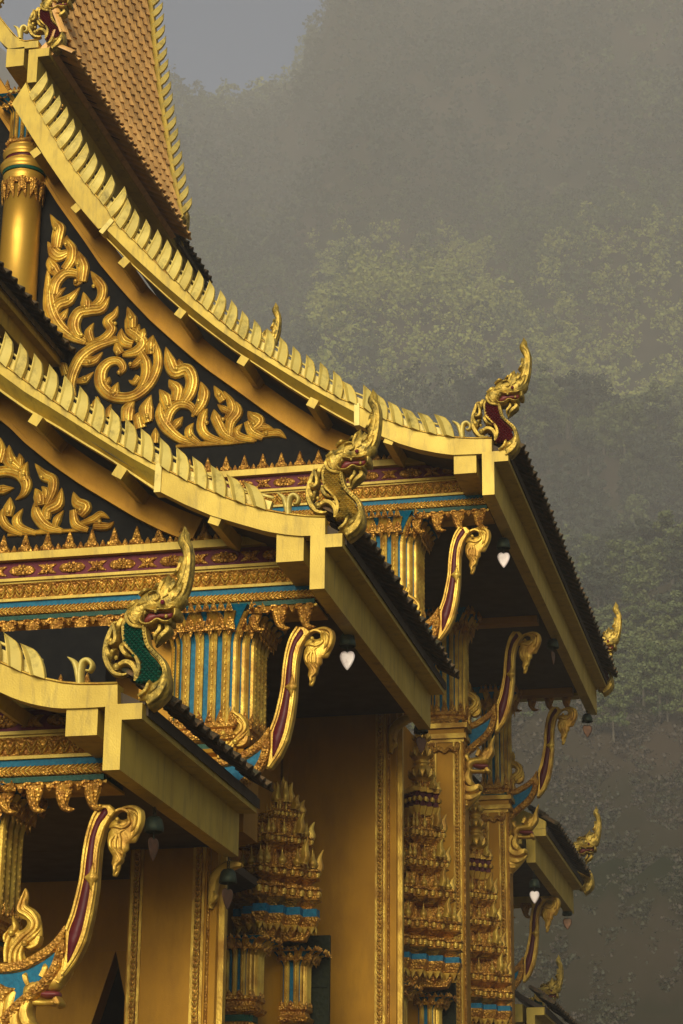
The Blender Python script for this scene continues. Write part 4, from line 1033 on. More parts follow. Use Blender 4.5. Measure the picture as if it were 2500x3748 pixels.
    mb.inflate(q([(1085, 345), (1105, 300), (1160, 268), (1250, 248), (1330, 258), (1392, 280), (1407, 360), (1388, 440), (1345, 530), (1312, 592), (1252, 600), (1247, 660), (1207, 700), (1197, 760), (1172, 800), (1165, 850), (1132, 922), (1095, 912), (1108, 850), (1085, 800), (1098, 730), (1060, 660), (1045, 580), (1058, 500), (1080, 465), (1058, 450), (1080, 400), (1130, 368), (1200, 378), (1255, 350), (1240, 312), (1185, 290), (1130, 305)]), Y, .03, wfrac=.12, edge=.5, double=True)
    LP = (0, .7, .95, 1, .75, 1, .95, .7, 0)
    st(mb, [(1095, 345), (1125, 300), (1190, 275), (1250, 305), (1245, 360)], [20, 30, 34, 30, 8], .05)
    st(mb, [(1190, 262), (1290, 255), (1360, 300), (1365, 400), (1325, 500), (1255, 590)], [20, 44, 60, 60, 48, 2], .06, prof=LP)
    st(mb, [(1270, 300), (1320, 350), (1310, 440), (1260, 520)], [20, 46, 50, 2], .055, prof=LP)
    st(mb, [(1250, 345), (1265, 410), (1200, 455), (1130, 440), (1062, 455)], [20, 44, 46, 44, 2], .058, prof=LP)
    for d_ in (0, 1, 2):
        o_ = 46*d_; st(mb, [(1235-o_*.2, 465), (1150+o_*.2, 505), (1085+o_, 575), (1085+o_, 640+o_*.1), (1120+o_*.9, 690-o_*.2)], [20, 38, 40, 38, 2], .05, prof=LP)
    st(mb, [(1100, 640), (1150, 700), (1175, 760), (1125, 820), (1120, 870), (1100, 922)], [20, 40, 46, 44, 38, 2], .05, prof=LP)
    st(mb, [(1150, 650), (1195, 700), (1185, 760)], [20, 36, 2], .045, prof=LP)
    (x, z), = q([(1160, 385)]); mb.ball((x, Y-.07, z), .022, 10)
    part('leaf_curl', mb, 'carve', root)
    return root
BD = bracket('red-inlaid eave bracket at the lower left, over the dark pointed opening')
def boss(p, Y): (x, z), = XZ([p], Y); return (x, Y, z)
YBR = {'C': 22.05, 'B': 27.2, 'B2': 31.75, 'B3': 36.1, 'C2': 40.0}
bc = dup(BD, boss((1070, 2520), YBR['C']), 'red-inlaid eave bracket beside the wide blue-fluted capital')
bb = dup(BD, boss((1671, 2110), YBR['B']), 'red-inlaid eave bracket high up beneath the right-hand roof corner')
b2 = dup(BD, boss((1871, 2472), YBR['B2']), 'eave bracket over the nearer snarling serpent bust, below the long eave')
b3 = dup(BD, boss((2016, 2731), YBR['B3']), 'eave bracket against the mist over the farther serpent bust')
b4 = dup(BD, boss((1961, 3417), YBR['C2']), 'dim eave bracket under the small back porch roof at the lower right')

# ------------------------------------------------------------------ columns and fluted capitals
def redent(cx, cy, hw, d, n, z):
    qd = []
    for i in range(n+1):
        qd.append((hw-(n-i)*d, hw-i*d))
        if i < n: qd.append((hw-(n-i)*d, hw-(i+1)*d))
    pts = [(x, -y) for x, y in qd]                         # front right, going front to right
    pts += [(x, y) for x, y in reversed(qd)]
    pts += [(-x, y) for x, y in qd]
    pts += [(-x, -y) for x, y in reversed(qd)]
    return [(cx+x, cy+y, z) for x, y in pts]
def rloft(mb, cx, cy, prof, d, n): return mb.loft([redent(cx, cy, h, d, n, z) for z, h in prof])
def leaf_tri(mb, c, u, out, w_, h, t=.03):
    """small pointed leaf: base centre c, width direction u, outward dir out"""
    c = Vector(c); u = Vector(u); o = Vector(out); zz = Vector((0, 0, 1))
    pts = [c-u*w_/2, c+u*w_/2, c+u*w_*.32+zz*h*.5, c+zz*h+o*t*.6, c-u*w_*.32+zz*h*.5]
    mid = c+zz*h*.38+o*t
    mb.add([tuple(p) for p in pts]+[tuple(mid)], [(0, 1, 5), (1, 2, 5), (2, 3, 5), (3, 4, 5), (4, 0, 5)])
def capital(root, cx, cy, hw, z0, z1, d=.075, n=2, mside='carve'):
    H = z1-z0
    def fl(t):     # outward flare along the height 0..1
        return .015+.20*max(0, (t-.72)/.28)**1.6
    ts = [0, .3, .6, .72, .78, .84, .9, .95, 1.0]
    mb = MB(); rloft(mb, cx, cy, [(z0+H*t, hw+fl(t)-.012) for t in ts], d, n); part('flute_ground', mb, 'blue', root)
    # ribs on the front and on the right side
    poly = redent(cx, cy, hw, d, n, 0); m = len(poly)
    def rib(p, u, o, w_):
        mb = MB(); rows = []
        for t in ts[:-1]:
            f = fl(t); z = z0+H*t; c = (p[0]+o[0]*f+(u[0]*0), p[1]+o[1]*f)
            sx = 1 if p[0] > cx else -1; sy = 1 if p[1] > cy else -1
            c = (p[0]+(f if o[0] else 0)*o[0]+(0 if o[0] else sx*f*min(1, abs(p[0]-cx)/hw)), p[1]+(f if o[1] else 0)*o[1]+(0 if o[1] else sy*f*min(1, abs(p[1]-cy)/hw)))
            ww = w_*(1+.5*max(0, (t-.72)/.28))
            rows.append([(c[0]-u[0]*ww/2-o[0]*.02, c[1]-u[1]*ww/2-o[1]*.02, z), (c[0]-u[0]*ww/2+o[0]*.018, c[1]-u[1]*ww/2+o[1]*.018, z), (c[0]-u[0]*ww*.2+o[0]*.034, c[1]-u[1]*ww*.2+o[1]*.034, z),
                         (c[0]+o[0]*.022, c[1]+o[1]*.022, z), (c[0]+u[0]*ww*.2+o[0]*.034, c[1]+u[1]*ww*.2+o[1]*.034, z), (c[0]+u[0]*ww/2+o[0]*.018, c[1]+u[1]*ww/2+o[1]*.018, z), (c[0]+u[0]*ww/2-o[0]*.02, c[1]+u[1]*ww/2-o[1]*.02, z)])
        mb.loft(rows)
        # beads of the carved seed row
        zz = z0+H*.08
        while zz < z0+H*.72:
            mb.ball((p[0]+o[0]*.04, p[1]+o[1]*.04, zz), w_*.24, 6); zz += w_*.8
        part('rib', mb, 'carve', root)
    fw = 2*(hw-n*d); cnt = max(2, round(fw/(.15 if hw > .3 else .10))); st_ = fw/cnt
    for i in range(cnt):
        rib((cx-fw/2+st_*(i+.5), cy-hw), (1, 0), (0, -1), st_*.62); rib((cx+hw, cy-fw/2+st_*(i+.5)), (0, 1), (1, 0), st_*.62)
    for i in range(n):
        rib((cx+hw-(n-i-.5)*d, cy-hw+(i+1)*d), (1, 0), (0, -1), d*.55); rib((cx-hw+(n-i-.5)*d, cy-hw+(i+1)*d), (1, 0), (0, -1), d*.55)
        rib((cx+hw-(n-i)*d, cy-hw+(i+.5)*d), (0, 1), (1, 0), d*.5)
    # leaves round the top and the foot
    def leaves(zb, h, off_, name, up=1, w_=.11):
        mb = MB(); e = hw+off_
        k = max(3, round(2*e/w_))
        for i in range(k):
            x = cx-e+2*e*(i+.5)/k
            back = d*max(0, (abs(x-cx)-(hw-n*d)))/d if abs(x-cx) > hw-n*d else 0
            leaf_tri(mb, (x, cy-e+min(back, n*d), zb), (1, 0, 0), (0, -1, 0), 2*e/k*1.05, h*up, .035)
            y = cy-e+2*e*(i+.5)/k
            back = abs(y-cy)-(hw-n*d) if abs(y-cy) > hw-n*d else 0
            leaf_tri(mb, (cx+e-min(max(back, 0), n*d), y, zb), (0, 1, 0), (1, 0, 0), 2*e/k*1.05, h*up, .035)
        part(name, mb, 'relief', root, kind='stuff')
    leaves(z0+H*.80, H*.20, fl(.9)+.01, 'capital_leaf'); leaves(z0+H*.90, -H*.16, fl(.86)+.012, 'capital_leaf'); leaves(z0-.01, H*.13, .035, 'foot_leaf'); leaves(z0+H*.94, H*.09, fl(1)+.015, 'crown_leaf', w_=.08)
    mb = MB(); rloft(mb, cx, cy, [(z0-.19, hw-.01), (z0-.16, hw+.05), (z0-.12, hw+.07), (z0-.09, hw+.03), (z0-.05, hw+.02), (z0-.03, hw+.05), (z0+.01, hw+.05)], d, n); part('foot_moulding', mb, 'relief', root)
    mb = MB(); rloft(mb, cx, cy, [(z0-.26, hw-.015), (z0-.192, hw-.015)], d, n); part('green_fillet', mb, 'green', root)

def column(label, cx, cy, hw, z0, z1, zbot, group='fluted corner columns'):
    root = thing('corner_column', label, 'column', (cx, cy, zbot), group)
    capital(root, cx, cy, hw, z0, z1)
    mb = MB(); rloft(mb, cx, cy, [(zbot, hw-.03), (z0-.33, hw-.03), (z0-.30, hw+.04), (z0-.262, hw+.05)], .06, 2); part('shaft', mb, 'wall', root)
    return root
ZE_ = {k: TX[k][2]+.10 for k in TX}
colC = column('wide corner column with blue-fluted capital behind the green-necked serpent', -6.47, 22.44, .43, 7.45, ZE_['C'], 6.35)
colB = column('corner column with blue-fluted capital right of the scaly gold serpent', -5.72, 27.62, .43, TX['B'][2]-1.14, ZE_['B'], 9.0)
colD = column('fluted corner column cut off by the left edge under the leaf pendants', -7.90, 19.25, .42, 5.0, ZE_['D'], 0)

def framed_pier(label, x0, x1, y0, y1, zb, zt, strip=.13, cap=False, group='gold piers of the porch', name='temple_pier'):
    root = thing(name, label, 'pier', ((x0+x1)/2, y0, zb), group)
    mb = MB(); mb.box(x0, x1, y0, y1, zb, zt); part('body', mb, 'wall', root)
    for a, b in ((x0+.02, x0+.02+strip), (x1-.02-strip, x1-.02)):
        for c, e, t in ((a, a+strip*.22, .02), (a+strip*.26, b-strip*.26, .035), (b-strip*.22, b, .02)):
            mb = MB(); mb.box(c, e, y0-t, y0+.02, zb, zt-.0); 
            part('border_strip', mb, 'relief' if t > .03 else 'carve', root)
        mb = MB(); z = max(zb, 2.0); mid = (a+b)/2
        while z < zt-.1:
            for sx in (-1, 1): mb.stroke([(mid+sx*.005, z), (mid+sx*strip*.2, z+.05)], [.02, .008], y0-.03, .03, n=3, prof=(0, 1, 0))
            z += .055
        part('border_leaf', mb, 'carve', root, kind='stuff')
    # same border on the right-hand flank
    mb = MB(); mb.box(x1-.01, x1+.02, y0+.03, y0+.03+strip, zb, zt); part('border_strip', mb, 'relief', root)
    return root
w1 = framed_pier('gold pier with a carved border under the lowest porch, lower left', -7.25, -6.42, 22.1, 22.26, 0, 6.19)
w2 = framed_pier('broad gold wall pier with a carved border strip down its right edge, in the middle', -8.2, -5.62, 27.3, 27.46, 0, 9.0)
mb = MB(); mb.box(-6.42, -6.33, 22.16, 22.30, 0, 6.19); part('return', mb, 'wall', w1)
mb = MB(); mb.box(-6.33, -6.27, 22.25, 22.36, 0, 6.25); part('edge_strip', mb, 'carve', w1)
mb = MB(); mb.box(-5.62, -5.52, 27.38, 27.50, 0, 9.0); part('return', mb, 'wall', w2)
mb = MB(); mb.box(-5.52, -5.46, 27.46, 27.56, 0, 9.05); part('edge_strip', mb, 'carve', w2)
def corbel(root, x, y, z, s):
    mb = MB()
    mb.stroke([(x, z-.55*s), (x+.02*s, z-.35*s), (x+.06*s, z-.15*s), (x+.22*s, z-.02*s), (x+.40*s, z)], [.05*s, .12*s, .16*s, .16*s, .05*s], y, .08, back=1)
    mb.stroke([(x+.02*s, z-.50*s), (x+.09*s, z-.42*s), (x+.05*s, z-.34*s)], [.03*s, .07*s, .02*s], y-.06, .05, back=1)
    part('corbel', mb, 'carve', root)
corbel(w1, -6.38, 22.12, 6.0, .8); corbel(w2, -5.58, 27.32, 8.82, .8)

def side_column(label, x0, x1, y, zt, zb, zcap):
    cx = (x0+x1)/2; hw = (x1-x0)/2
    root = framed_pier(label, x0, x1, y, y+.5, zb, zt, strip=.12, name='porch_column')
    for z0, z1, o in ((zt, zt+.05, .02), (zt+.05, zt+.12, .06), (zt+.12, zt+.20, .03), (zt+.20, zt+.27, .08)):
        mb = MB(); mb.box(x0-o, x1+o, y-o, y+.5+o, z0, z1); part('cap_moulding', mb, 'carve' if o != .03 else 'wall', root)
    mb = MB(); mb.box(x0+.01, x1-.01, y+.01, y+.49, zt+.27, zt+.33); part('green_fillet', mb, 'green', root)
    capital(root, cx, y+.28, hw*.95, zt+.45, zcap, d=.05, n=2)
    mb = MB()
    for sx in (-1, 1):
        mb.stroke([(cx+sx*hw*.8, zt-.02), (cx+sx*hw*.65, zt-.12), (cx+sx*hw*.3, zt-.09), (cx, zt-.16)], [.05, .09, .07, .03], y-.03, .04, n=9)
    part('top_leaf', mb, 'relief', root)
    return root
w3 = side_column('narrow gold column carrying the nearer snarling serpent bust', -5.88, -5.36, 31.4, 9.52, 0, ZE_['B'])
w4 = side_column('farthest narrow gold column carrying the smaller serpent bust', -5.82, -5.38, 35.75, 9.42, 0, ZE_['B'])

# serpent busts under the brackets
def bust(label):
    Y = 31.6; k = px_m(Y)/2.665; q = lambda p: XZ(K8(p), Y); (ox, oz), = q([(245, 900)])
    root = thing('serpent_bust', label, 'carving', (ox, Y, oz), 'serpent busts on the porch columns')
    def st(mb, pts, ws, t, y=0, **kw): mb.stroke(q(pts), [w_*k for w_ in ws], Y+y, t, back=1, **kw)
    mb = MB(); mb.inflate(q([(245, 720), (320, 600), (380, 640), (355, 740), (350, 840), (400, 900), (480, 920), (530, 900), (545, 900), (510, 960), (430, 1050), (350, 1130), (310, 1230), (245, 1250)]), Y, .12, wfrac=.3, double=True); part('body', mb, 'carve', root)
    mb = MB(); st(mb, [(385, 690), (350, 780), (370, 860), (440, 890), (520, 860), (545, 890)], [40, 60, 70, 76, 60, 6], .13); st(mb, [(430, 690), (410, 770), (440, 830), (500, 850)], [40, 66, 66, 10], .14)
    st(mb, [(270, 700), (265, 830), (320, 930), (430, 970), (520, 930)], [40, 60, 70, 70, 10], .135); part('chest', mb, 'carve', root)
    mb = MB(); st(mb, [(245, 1010), (330, 1035), (420, 1040)], [26, 30, 20], .13); st(mb, [(245, 1075), (310, 1100), (380, 1100)], [26, 30, 16], .13); st(mb, [(250, 1140), (300, 1150), (310, 1200), (275, 1215), (275, 1180)], [30, 40, 36, 26, 12], .12); part('corbel_scroll', mb, 'carve', root)
    mb = MB(); mb.inflate(q([(370, 660), (390, 600), (440, 575), (520, 560), (560, 500), (600, 470), (640, 420), (645, 500), (625, 580), (600, 630), (540, 640), (470, 640), (450, 680), (520, 690), (600, 680), (590, 720), (500, 720), (420, 720)]), Y, .09, wfrac=.2, double=True)
    for a in (([(420, 610), (400, 560), (420, 530)], [30, 40, 2]), ([(500, 560), (520, 510), (500, 470)], [40, 44, 2]), ([(560, 560), (590, 520), (570, 470)], [40, 44, 2]), ([(600, 590), (640, 520), (640, 450), (670, 350)], [40, 50, 36, 2]), ([(590, 680), (610, 710), (600, 735)], [40, 40, 2])): st(mb, a[0], a[1], .11)
    part('head', mb, 'carve', root)
    mb = MB(); mb.inflate(q([(455, 655), (490, 635), (600, 640), (605, 670), (520, 680)]), Y, .095, wfrac=.3, double=True); part('mouth', mb, 'mouth', root)
    return root
u2 = bust('nearer gilded serpent bust with an open mouth, on a column under the long eave')
b8 = boss((1560+720/2.665, 2560+1520/2.665), 35.9); u3 = dup(u2, b8, 'farther gilded serpent bust with an open mouth, beside the small back porch roof')
Yb = YD+.95; (xq, zq), = XZ(K6([(230, 2330)]), Yb)
u1 = dup(u2, (xq-.22, Yb, zq-.12), 'serpent bust breaking the bottom edge of the view at the lower left')

# round column beside the upper gable
mb0 = thing('round_column', 'round gold column with a ringed neck beside the upper carved gable', 'column', (-10.2, 27, 13))
Yr = YB+PED-.12; c0 = at(70, 1000, Yr); c1 = at(78, 760, Yr); rr = .5*math.dist(XZ([(4, 1000)], Yr)[0], XZ([(137, 1000)], Yr)[0])
zl = lambda y: float(at(78, y, Yr)[2]); cxr = float(at(76, 850, Yr)[0])
mb = MB(); mb.lathe(cxr, Yr, [(zl(1260), rr*1.03), (zl(900), rr), (zl(690), rr*.97)], 32); part('shaft', mb, 'carve2', mb0) if 'carve2' in MT else None
MT['column'] = mat('satin_gold', (.62, .36, .045), (.55, .30, .035), rough=.42, metal=.6, nscale=3, bump=.08, bscale=60)
part('shaft', mb, 'column', mb0)
mb = MB(); mb.lathe(cxr, Yr, [(zl(690), rr), (zl(672), rr*1.08), (zl(655), rr*1.1), (zl(650), rr*1.02)], 32); part('collar', mb, 'column', mb0)
mb = MB(); mb.lathe(cxr, Yr, [(zl(650), rr*1.12), (zl(642), rr*1.14), (zl(636), rr*1.1)], 32); part('green_ring', mb, 'green', mb0)
mb = MB(); mb.lathe(cxr, Yr, [(zl(640), rr*1.15), (zl(632), rr*1.26), (zl(620), rr*1.28), (zl(610), rr*1.18), (zl(603), rr*1.05)], 32); part('ring', mb, 'column', mb0)
mb = MB(); mb.lathe(cxr, Yr, [(zl(603), rr*1.02), (zl(592), rr*1.02)], 32); part('red_ring', mb, 'red', mb0)
mb = MB(); mb.lathe(cxr, Yr, [(zl(592), rr*1.05), (zl(585), rr*1.17), (zl(575), rr*1.18), (zl(560), rr*1.02), (zl(552), rr*1.0)], 32); part('ring', mb, 'column', mb0)
for i in range(7):
    a = R(-90-105+35*i); mb = MB(); x, y = cxr+rr*1.03*math.cos(a), Yr+rr*1.03*math.sin(a)
    mb.stroke([(-.09, 0), (-.07, -.1), (-.03, -.30)], [.06, .10, .004], 0, .03, n=8); mb.stroke([(.09, 0), (.07, -.1), (.03, -.30)], [.06, .10, .004], 0, .03, n=8); mb.stroke([(-.1, 0), (0, -.03), (.1, 0)], [.08, .09, .08], 0, .03, n=8)
    mt_ = Matrix.Translation((x, y, zl(685)))@Matrix.Rotation(a+math.pi/2, 4, 'Z'); mb.v = [tuple(mt_@Vector(v)) for v in mb.v]
    part('collar_leaf', mb, 'relief', mb0)
capital(mb0, cxr, Yr+.05, rr*.80, zl(535), zl(385), d=.045, n=2)
# ledge of the gable behind the column
mb = MB(); mb.box(-13, TX['A'][0]-.3, YA+.7, YA+1.0, TX['A'][2]+.05, TX['A'][2]+.9); tagE = thing('entablature', 'banded gold and blue entablature under the topmost corner, at the left edge', 'frieze', (TX['A'][0]-.5, YA+.7, TX['A'][2]-.5))
XA_, _, ZA_ = TX['A']
TX['A2'] = (XA_+.30, YA-.1, ZA_-.55)
entablature(tagE, 'A2', XA_-1.6, -.36)

# ------------------------------------------------------------------ spired window crowns
def bud_mesh():
    mb = MB(); mb.lathe(0, 0, [(0, .028), (.02, .045), (.05, .055), (.08, .045), (.11, .022), (.17, .008), (.23, .001)], 8); return mb
BUD = bud_mesh().mesh('bud_finial', 'carve')
def spike_mesh():
    mb = MB(); mb.stroke([(0, 0), (.015, .12), (.0, .26), (.03, .42)], [.10, .11, .07, .006], 0, .05, back=1, n=14); return mb
SPK = spike_mesh().mesh('corner_flame', 'carve')
def crown(label, cx, cy, zb, spec, top, hwc, capz, shade='relief'):
    """spec: list of (z0, z1, half width, kind) from below"""
    root = thing('window_crown', label, 'window crown', (cx, cy, zb), 'spired crowns over the side windows')
    ax_, ay_ = cx, cy
    for z0, z1, hw, kind in spec:
        H = z1-z0; d = hw*.285; n = 3; cx = ax_-.28*max(0, hw-.2); cy = ay_-.15*max(0, hw-.2)
        if kind == 'slab':
            mb = MB(); rloft(mb, cx, cy, [(z0, hw*.80), (z0+H*.10, hw*.84), (z0+H*.30, hw*.95), (z0+H*.36, hw*1.0), (z0+H*.42, hw*.96), (z0+H*.48, hw*.93), (z0+H*.78, hw*.94), (z0+H*.80, hw*1.0), (z0+H*.90, hw*1.0), (z0+H*.92, hw*.9), (z1, hw*.88)], d, n)
            part('tier', mb, shade, root)
            mb = MB()     # rosettes on the face of each step
            rd = redent(cx, cy, hw*.955, d, n, z0+H*.63); m = len(rd)
            for i in range(m):
                a, b = rd[i], rd[(i+1) % m]; mid = ((a[0]+b[0])/2, (a[1]+b[1])/2)
                if mid[1]-cy > hw*.6 or mid[0]-cx < -hw*.99: continue
                L = math.dist(a, b); c = max(1, round(L/.13))
                for j in range(c):
                    f = (j+.5)/c; p = (a[0]+(b[0]-a[0])*f, a[1]+(b[1]-a[1])*f, a[2]); mb.ball(p, min(.045, H*.17), 6)
            part('tier_rosette', mb, 'carve', root, kind='stuff')
        elif kind == 'blue':
            mb = MB(); rloft(mb, cx, cy, [(z0, hw), (z1, hw)], d, n); part('blue_band', mb, 'blue', root)
        elif kind == 'cornice':
            mb = MB(); rloft(mb, cx, cy, [(z0, hw*.72), (z0+H*.2, hw*.78), (z0+H*.45, hw*.84), (z0+H*.5, hw*.90), (z0+H*.62, hw*.93), (z0+H*.9, hw*1.0), (z1, hw*1.0)], d, n); part('cornice', mb, shade, root)
            mb = MB(); rd = redent(cx, cy, hw*.93, d, n, z0+H*.6); m = len(rd)
            for i in range(m):
                a, b = Vector(rd[i]), Vector(rd[(i+1) % m]); L = (b-a).length
                if L < .02 or (a.y+b.y)/2-cy > hw*.6: continue
                u = (b-a).normalized(); o = Vector((u.y, -u.x, 0)); mdl = (a+b)/2-Vector((cx, cy, a.z))
                if o.dot(mdl) < 0: o = -o
                c = max(1, round(L/.09))
                for j in range(c): leaf_tri(mb, a+(b-a)*((j+.5)/c), u, o, L/c, -H*.34, .02)
            part('cornice_leaf', mb, 'carve', root, kind='stuff')
        elif kind == 'buds':
            mb = MB(); rloft(mb, cx, cy, [(z0, hw*.78), (z1, hw*.72)], d, n); part('tier_core', mb, shade, root)
            rd = redent(cx, cy, hw*.93, d, n, z0); m = len(rd)
            sc_ = H/.20
            for i, p in enumerate(rd):
                if p[1]-cy > hw*.72 or p[0]-cx < -hw*.97: continue
                prev, nx_ = rd[i-1], rd[(i+1) % m]
                cr = (p[0]-prev[0])*(nx_[1]-p[1])-(p[1]-prev[1])*(nx_[0]-p[0])
                if cr <= 0: continue
                inst('bud_finial', BUD, root, p, (0, 0, rnd.uniform(0, 6)), (sc_*min(.9, hw*2.0), sc_*min(.9, hw*2.0), sc_*rnd.uniform(.8, .95)))
            for a in (-1, 1):
                inst('corner_flame', SPK, root, (cx+hw*.86, cy+a*hw*.66, z0), (0, R(8), R(20*a)), (1.0, 1.0, H/.20*.62))
        elif kind == 'redband':
            mb = MB(); rloft(mb, cx, cy, [(z0, hw*.85), (z0+H*.25, hw*1.0), (z0+H*.3, hw*.94), (z0+H*.8, hw*.94), (z0+H*.85, hw*1.02), (z1, hw*1.0)], d, n); part('red_tier', mb, 'red', root)
            mb = MB(); rloft(mb, cx, cy, [(z0+H*.84, hw*1.03), (z1+.01, hw*1.03)], d, n); part('fillet', mb, 'carve', root)
            mb = MB(); rloft(mb, cx, cy, [(z0-.02, hw*.9), (z0+H*.27, hw*1.03)], d, n); part('fillet', mb, 'carve', root)
            mb = MB(); rd = redent(cx, cy, hw*.98, d, n, z0+H*.55)
            for p in rd:
                if p[1]-cy < hw*.5 and p[0]-cx > -hw*.8: mb.ball(p, .035, 6)
            part('stud', mb, 'carve', root, kind='stuff')
    # spire of lotus bulbs or flame
    z, zt, kind = top; cx, cy = ax_, ay_
    mb = MB(); H = zt-z
    if kind == 'lotus':
        for f0, f1, r in ((0, .34, hwc*.36), (.34, .62, hwc*.30), (.62, .84, hwc*.24)):
            a, b = z+H*f0, z+H*f1; h = b-a
            mb.lathe(cx, cy, [(a, r*.55), (a+h*.08, r*.9), (a+h*.2, r*1.05), (a+h*.5, r*1.0), (a+h*.7, r*.8), (a+h*.78, r*.5), (a+h*.85, r*.72), (a+h*.93, r*.74), (b, r*.5)], 18)
        mb.lathe(cx, cy, [(z+H*.84, hwc*.12), (z+H*.9, hwc*.15), (zt, .004)], 12)
        part('lotus_spire', mb, 'column', root)
        for f, r, h in ((.05, hwc*.385, .13), (.38, hwc*.325, .11), (.65, hwc*.26, .09)):
            mb = MB()
            for i in range(12):
                a = i*math.pi/6; leaf_tri(mb, (cx+r*math.cos(a), cy+r*math.sin(a), z+H*f), (-math.sin(a), math.cos(a), 0), (math.cos(a), math.sin(a), 0), r*.5, h, .03)
                part('petal_ring', mb, 'carve', root)
    else:
        mb.lathe(cx, cy, [(z, hwc*.30), (z+H*.3, hwc*.2), (z+H*.7, hwc*.1), (zt, .003)], 12); part('spire', mb, 'carve', root)
        for a in range(6):
            inst('corner_flame', SPK, root, (cx+hwc*.26*math.cos(a*1.05), cy+hwc*.26*math.sin(a*1.05), z), (0, 0, a*1.05), (.8, .8, H/.55))
    return root
def zat(y, Y, x=650): return float(at(x*1.5944, y*1.5944, Y)[2])
def spec(Y, x, rows): return [(zat(b, Y, x), zat(a, Y, x), hw, kd) for a, b, hw, kd in rows]
s1 = spec(25.0, 620, [(2112, 2165, .56, 'cornice'), (2094, 2112, .545, 'blue'), (2040, 2094, .58, 'slab'), (2000, 2040, .56, 'slab'), (1955, 2000, .50, 'buds'), (1925, 1962, .44, 'slab'), (1890, 1926, .36, 'buds'), (1865, 1896, .27, 'slab'), (1840, 1866, .2, 'buds')])
cr1 = crown('gilded spired window crown left of the broad gold pier, its foot banded in blue', -6.38, 25.0, 5.6, s1, (zat(1845, 25, 645), zat(1782, 25, 645), 'flame'), .34, None)
s2 = spec(29.5, 985, [(2216, 2270, .66, 'cornice'), (2203, 2216, .645, 'blue'), (2160, 2203, .69, 'slab'), (2118, 2160, .66, 'slab'), (2085, 2120, .60, 'buds'), (2044, 2085, .56, 'slab'), (2012, 2046, .47, 'buds'), (1975, 2013, .43, 'slab'), (1945, 1977, .39, 'buds'), (1905, 1946, .36, 'slab'), (1872, 1906, .31, 'buds'), (1815, 1872, .26, 'redband'), (1795, 1816, .2, 'buds')])
cr2 = crown('tall gilded spired window crown right of the broad gold pier, topped by lotus bulbs', -5.60, 29.5, 6.0, s2, (zat(1798, 29.5, 950), zat(1650, 29.5, 950), 'lotus'), .42, None)
dz = float(at(1085*1.5944, 1990*1.5944, 33.9)[2])-float(at(955*1.5944, 1840*1.5944, 29.5)[2])
cr3 = dup(cr2, (-5.60, 33.9, 6.0+dz), 'farther gilded spired window crown between the two narrow columns'); cr3['label'] = 'farther gilded spired window crown between the two narrow columns'

# window surrounds under the crowns
def window(label, cx, cy, zt, near, farx, pan):
    root = thing('side_window', label, 'window', (cx, cy, 2), 'windows in the flank of the temple')
    capital(root, near[0], near[1], .20, zt-.62, zt+.02, d=.035, n=2)
    mb = MB(); rloft(mb, near[0], near[1], [(0, .17), (zt-1.5, .17), (zt-1.45, .22), (zt-1.35, .21), (zt-1.30, .17), (zt-1.0, .19), (zt-.96, .21), (zt-.9, .2), (zt-.88, .17)], .03, 2); part('pilaster', mb, 'relief', root)
    mb = MB(); rloft(mb, near[0], near[1], [(zt-1.18, .195), (zt-1.08, .195)], .03, 2); part('red_band', mb, 'red', root)
    capital(root, farx[0], farx[1], .13, zt-.62, zt+.02, d=.03, n=1)
    mb = MB(); rloft(mb, farx[0], farx[1], [(0, .11), (zt-1.2, .11), (zt-1.0, .15), (zt-.88, .12)], .02, 1); part('pilaster', mb, 'relief', root)
    a, b = Vector((*near, 0)), Vector((*farx, 0)); u = (b-a).normalized(); o = Vector((u.y, -u.x, 0)); mb = MB()
    p, q_ = a+u*.15-o*.05, b-u*.05-o*.05
    mb.add([tuple(p), tuple(q_), (q_.x, q_.y, zt), (p.x, p.y, zt)]+[(v.x-.3, v.y+.1, z) for v, z in ((p, 0), (q_, 0), (q_, zt), (p, zt))], [(0, 1, 2, 3), (4, 5, 6, 7), (0, 1, 5, 4), (1, 2, 6, 5), (2, 3, 7, 6), (3, 0, 4, 7)]); part('reveal', mb, 'wall', root)
    x0, x1, y = pan; mb = MB(); mb.box(x0, x1, y, y+.06, .8, zt+.25); part('shutter', mb, 'shutter', root)
    for zz in (zt-.35, zt-1.15, zt-1.95):
        mb = MB(); mb.box(x0+.02, x1-.02, y-.02, y+.01, zz, zz+.05); part('shutter_rail', mb, 'shutter', root)
    return root
wn1 = window('side window with blue-fluted pilasters and a dark carved shutter, left of the broad pier', -6.4, 25, zat(2168, 24.7, 540), (-6.74, 24.62), (-6.33, 25.5), (-6.35, -5.98, 25.75))
wn2 = window('side window with blue-fluted pilasters right of the broad pier at the bottom edge', -5.7, 29.5, zat(2275, 29.2, 930), (-5.98, 29.05), (-5.62, 30.0), (-5.7, -5.3, 30.3))

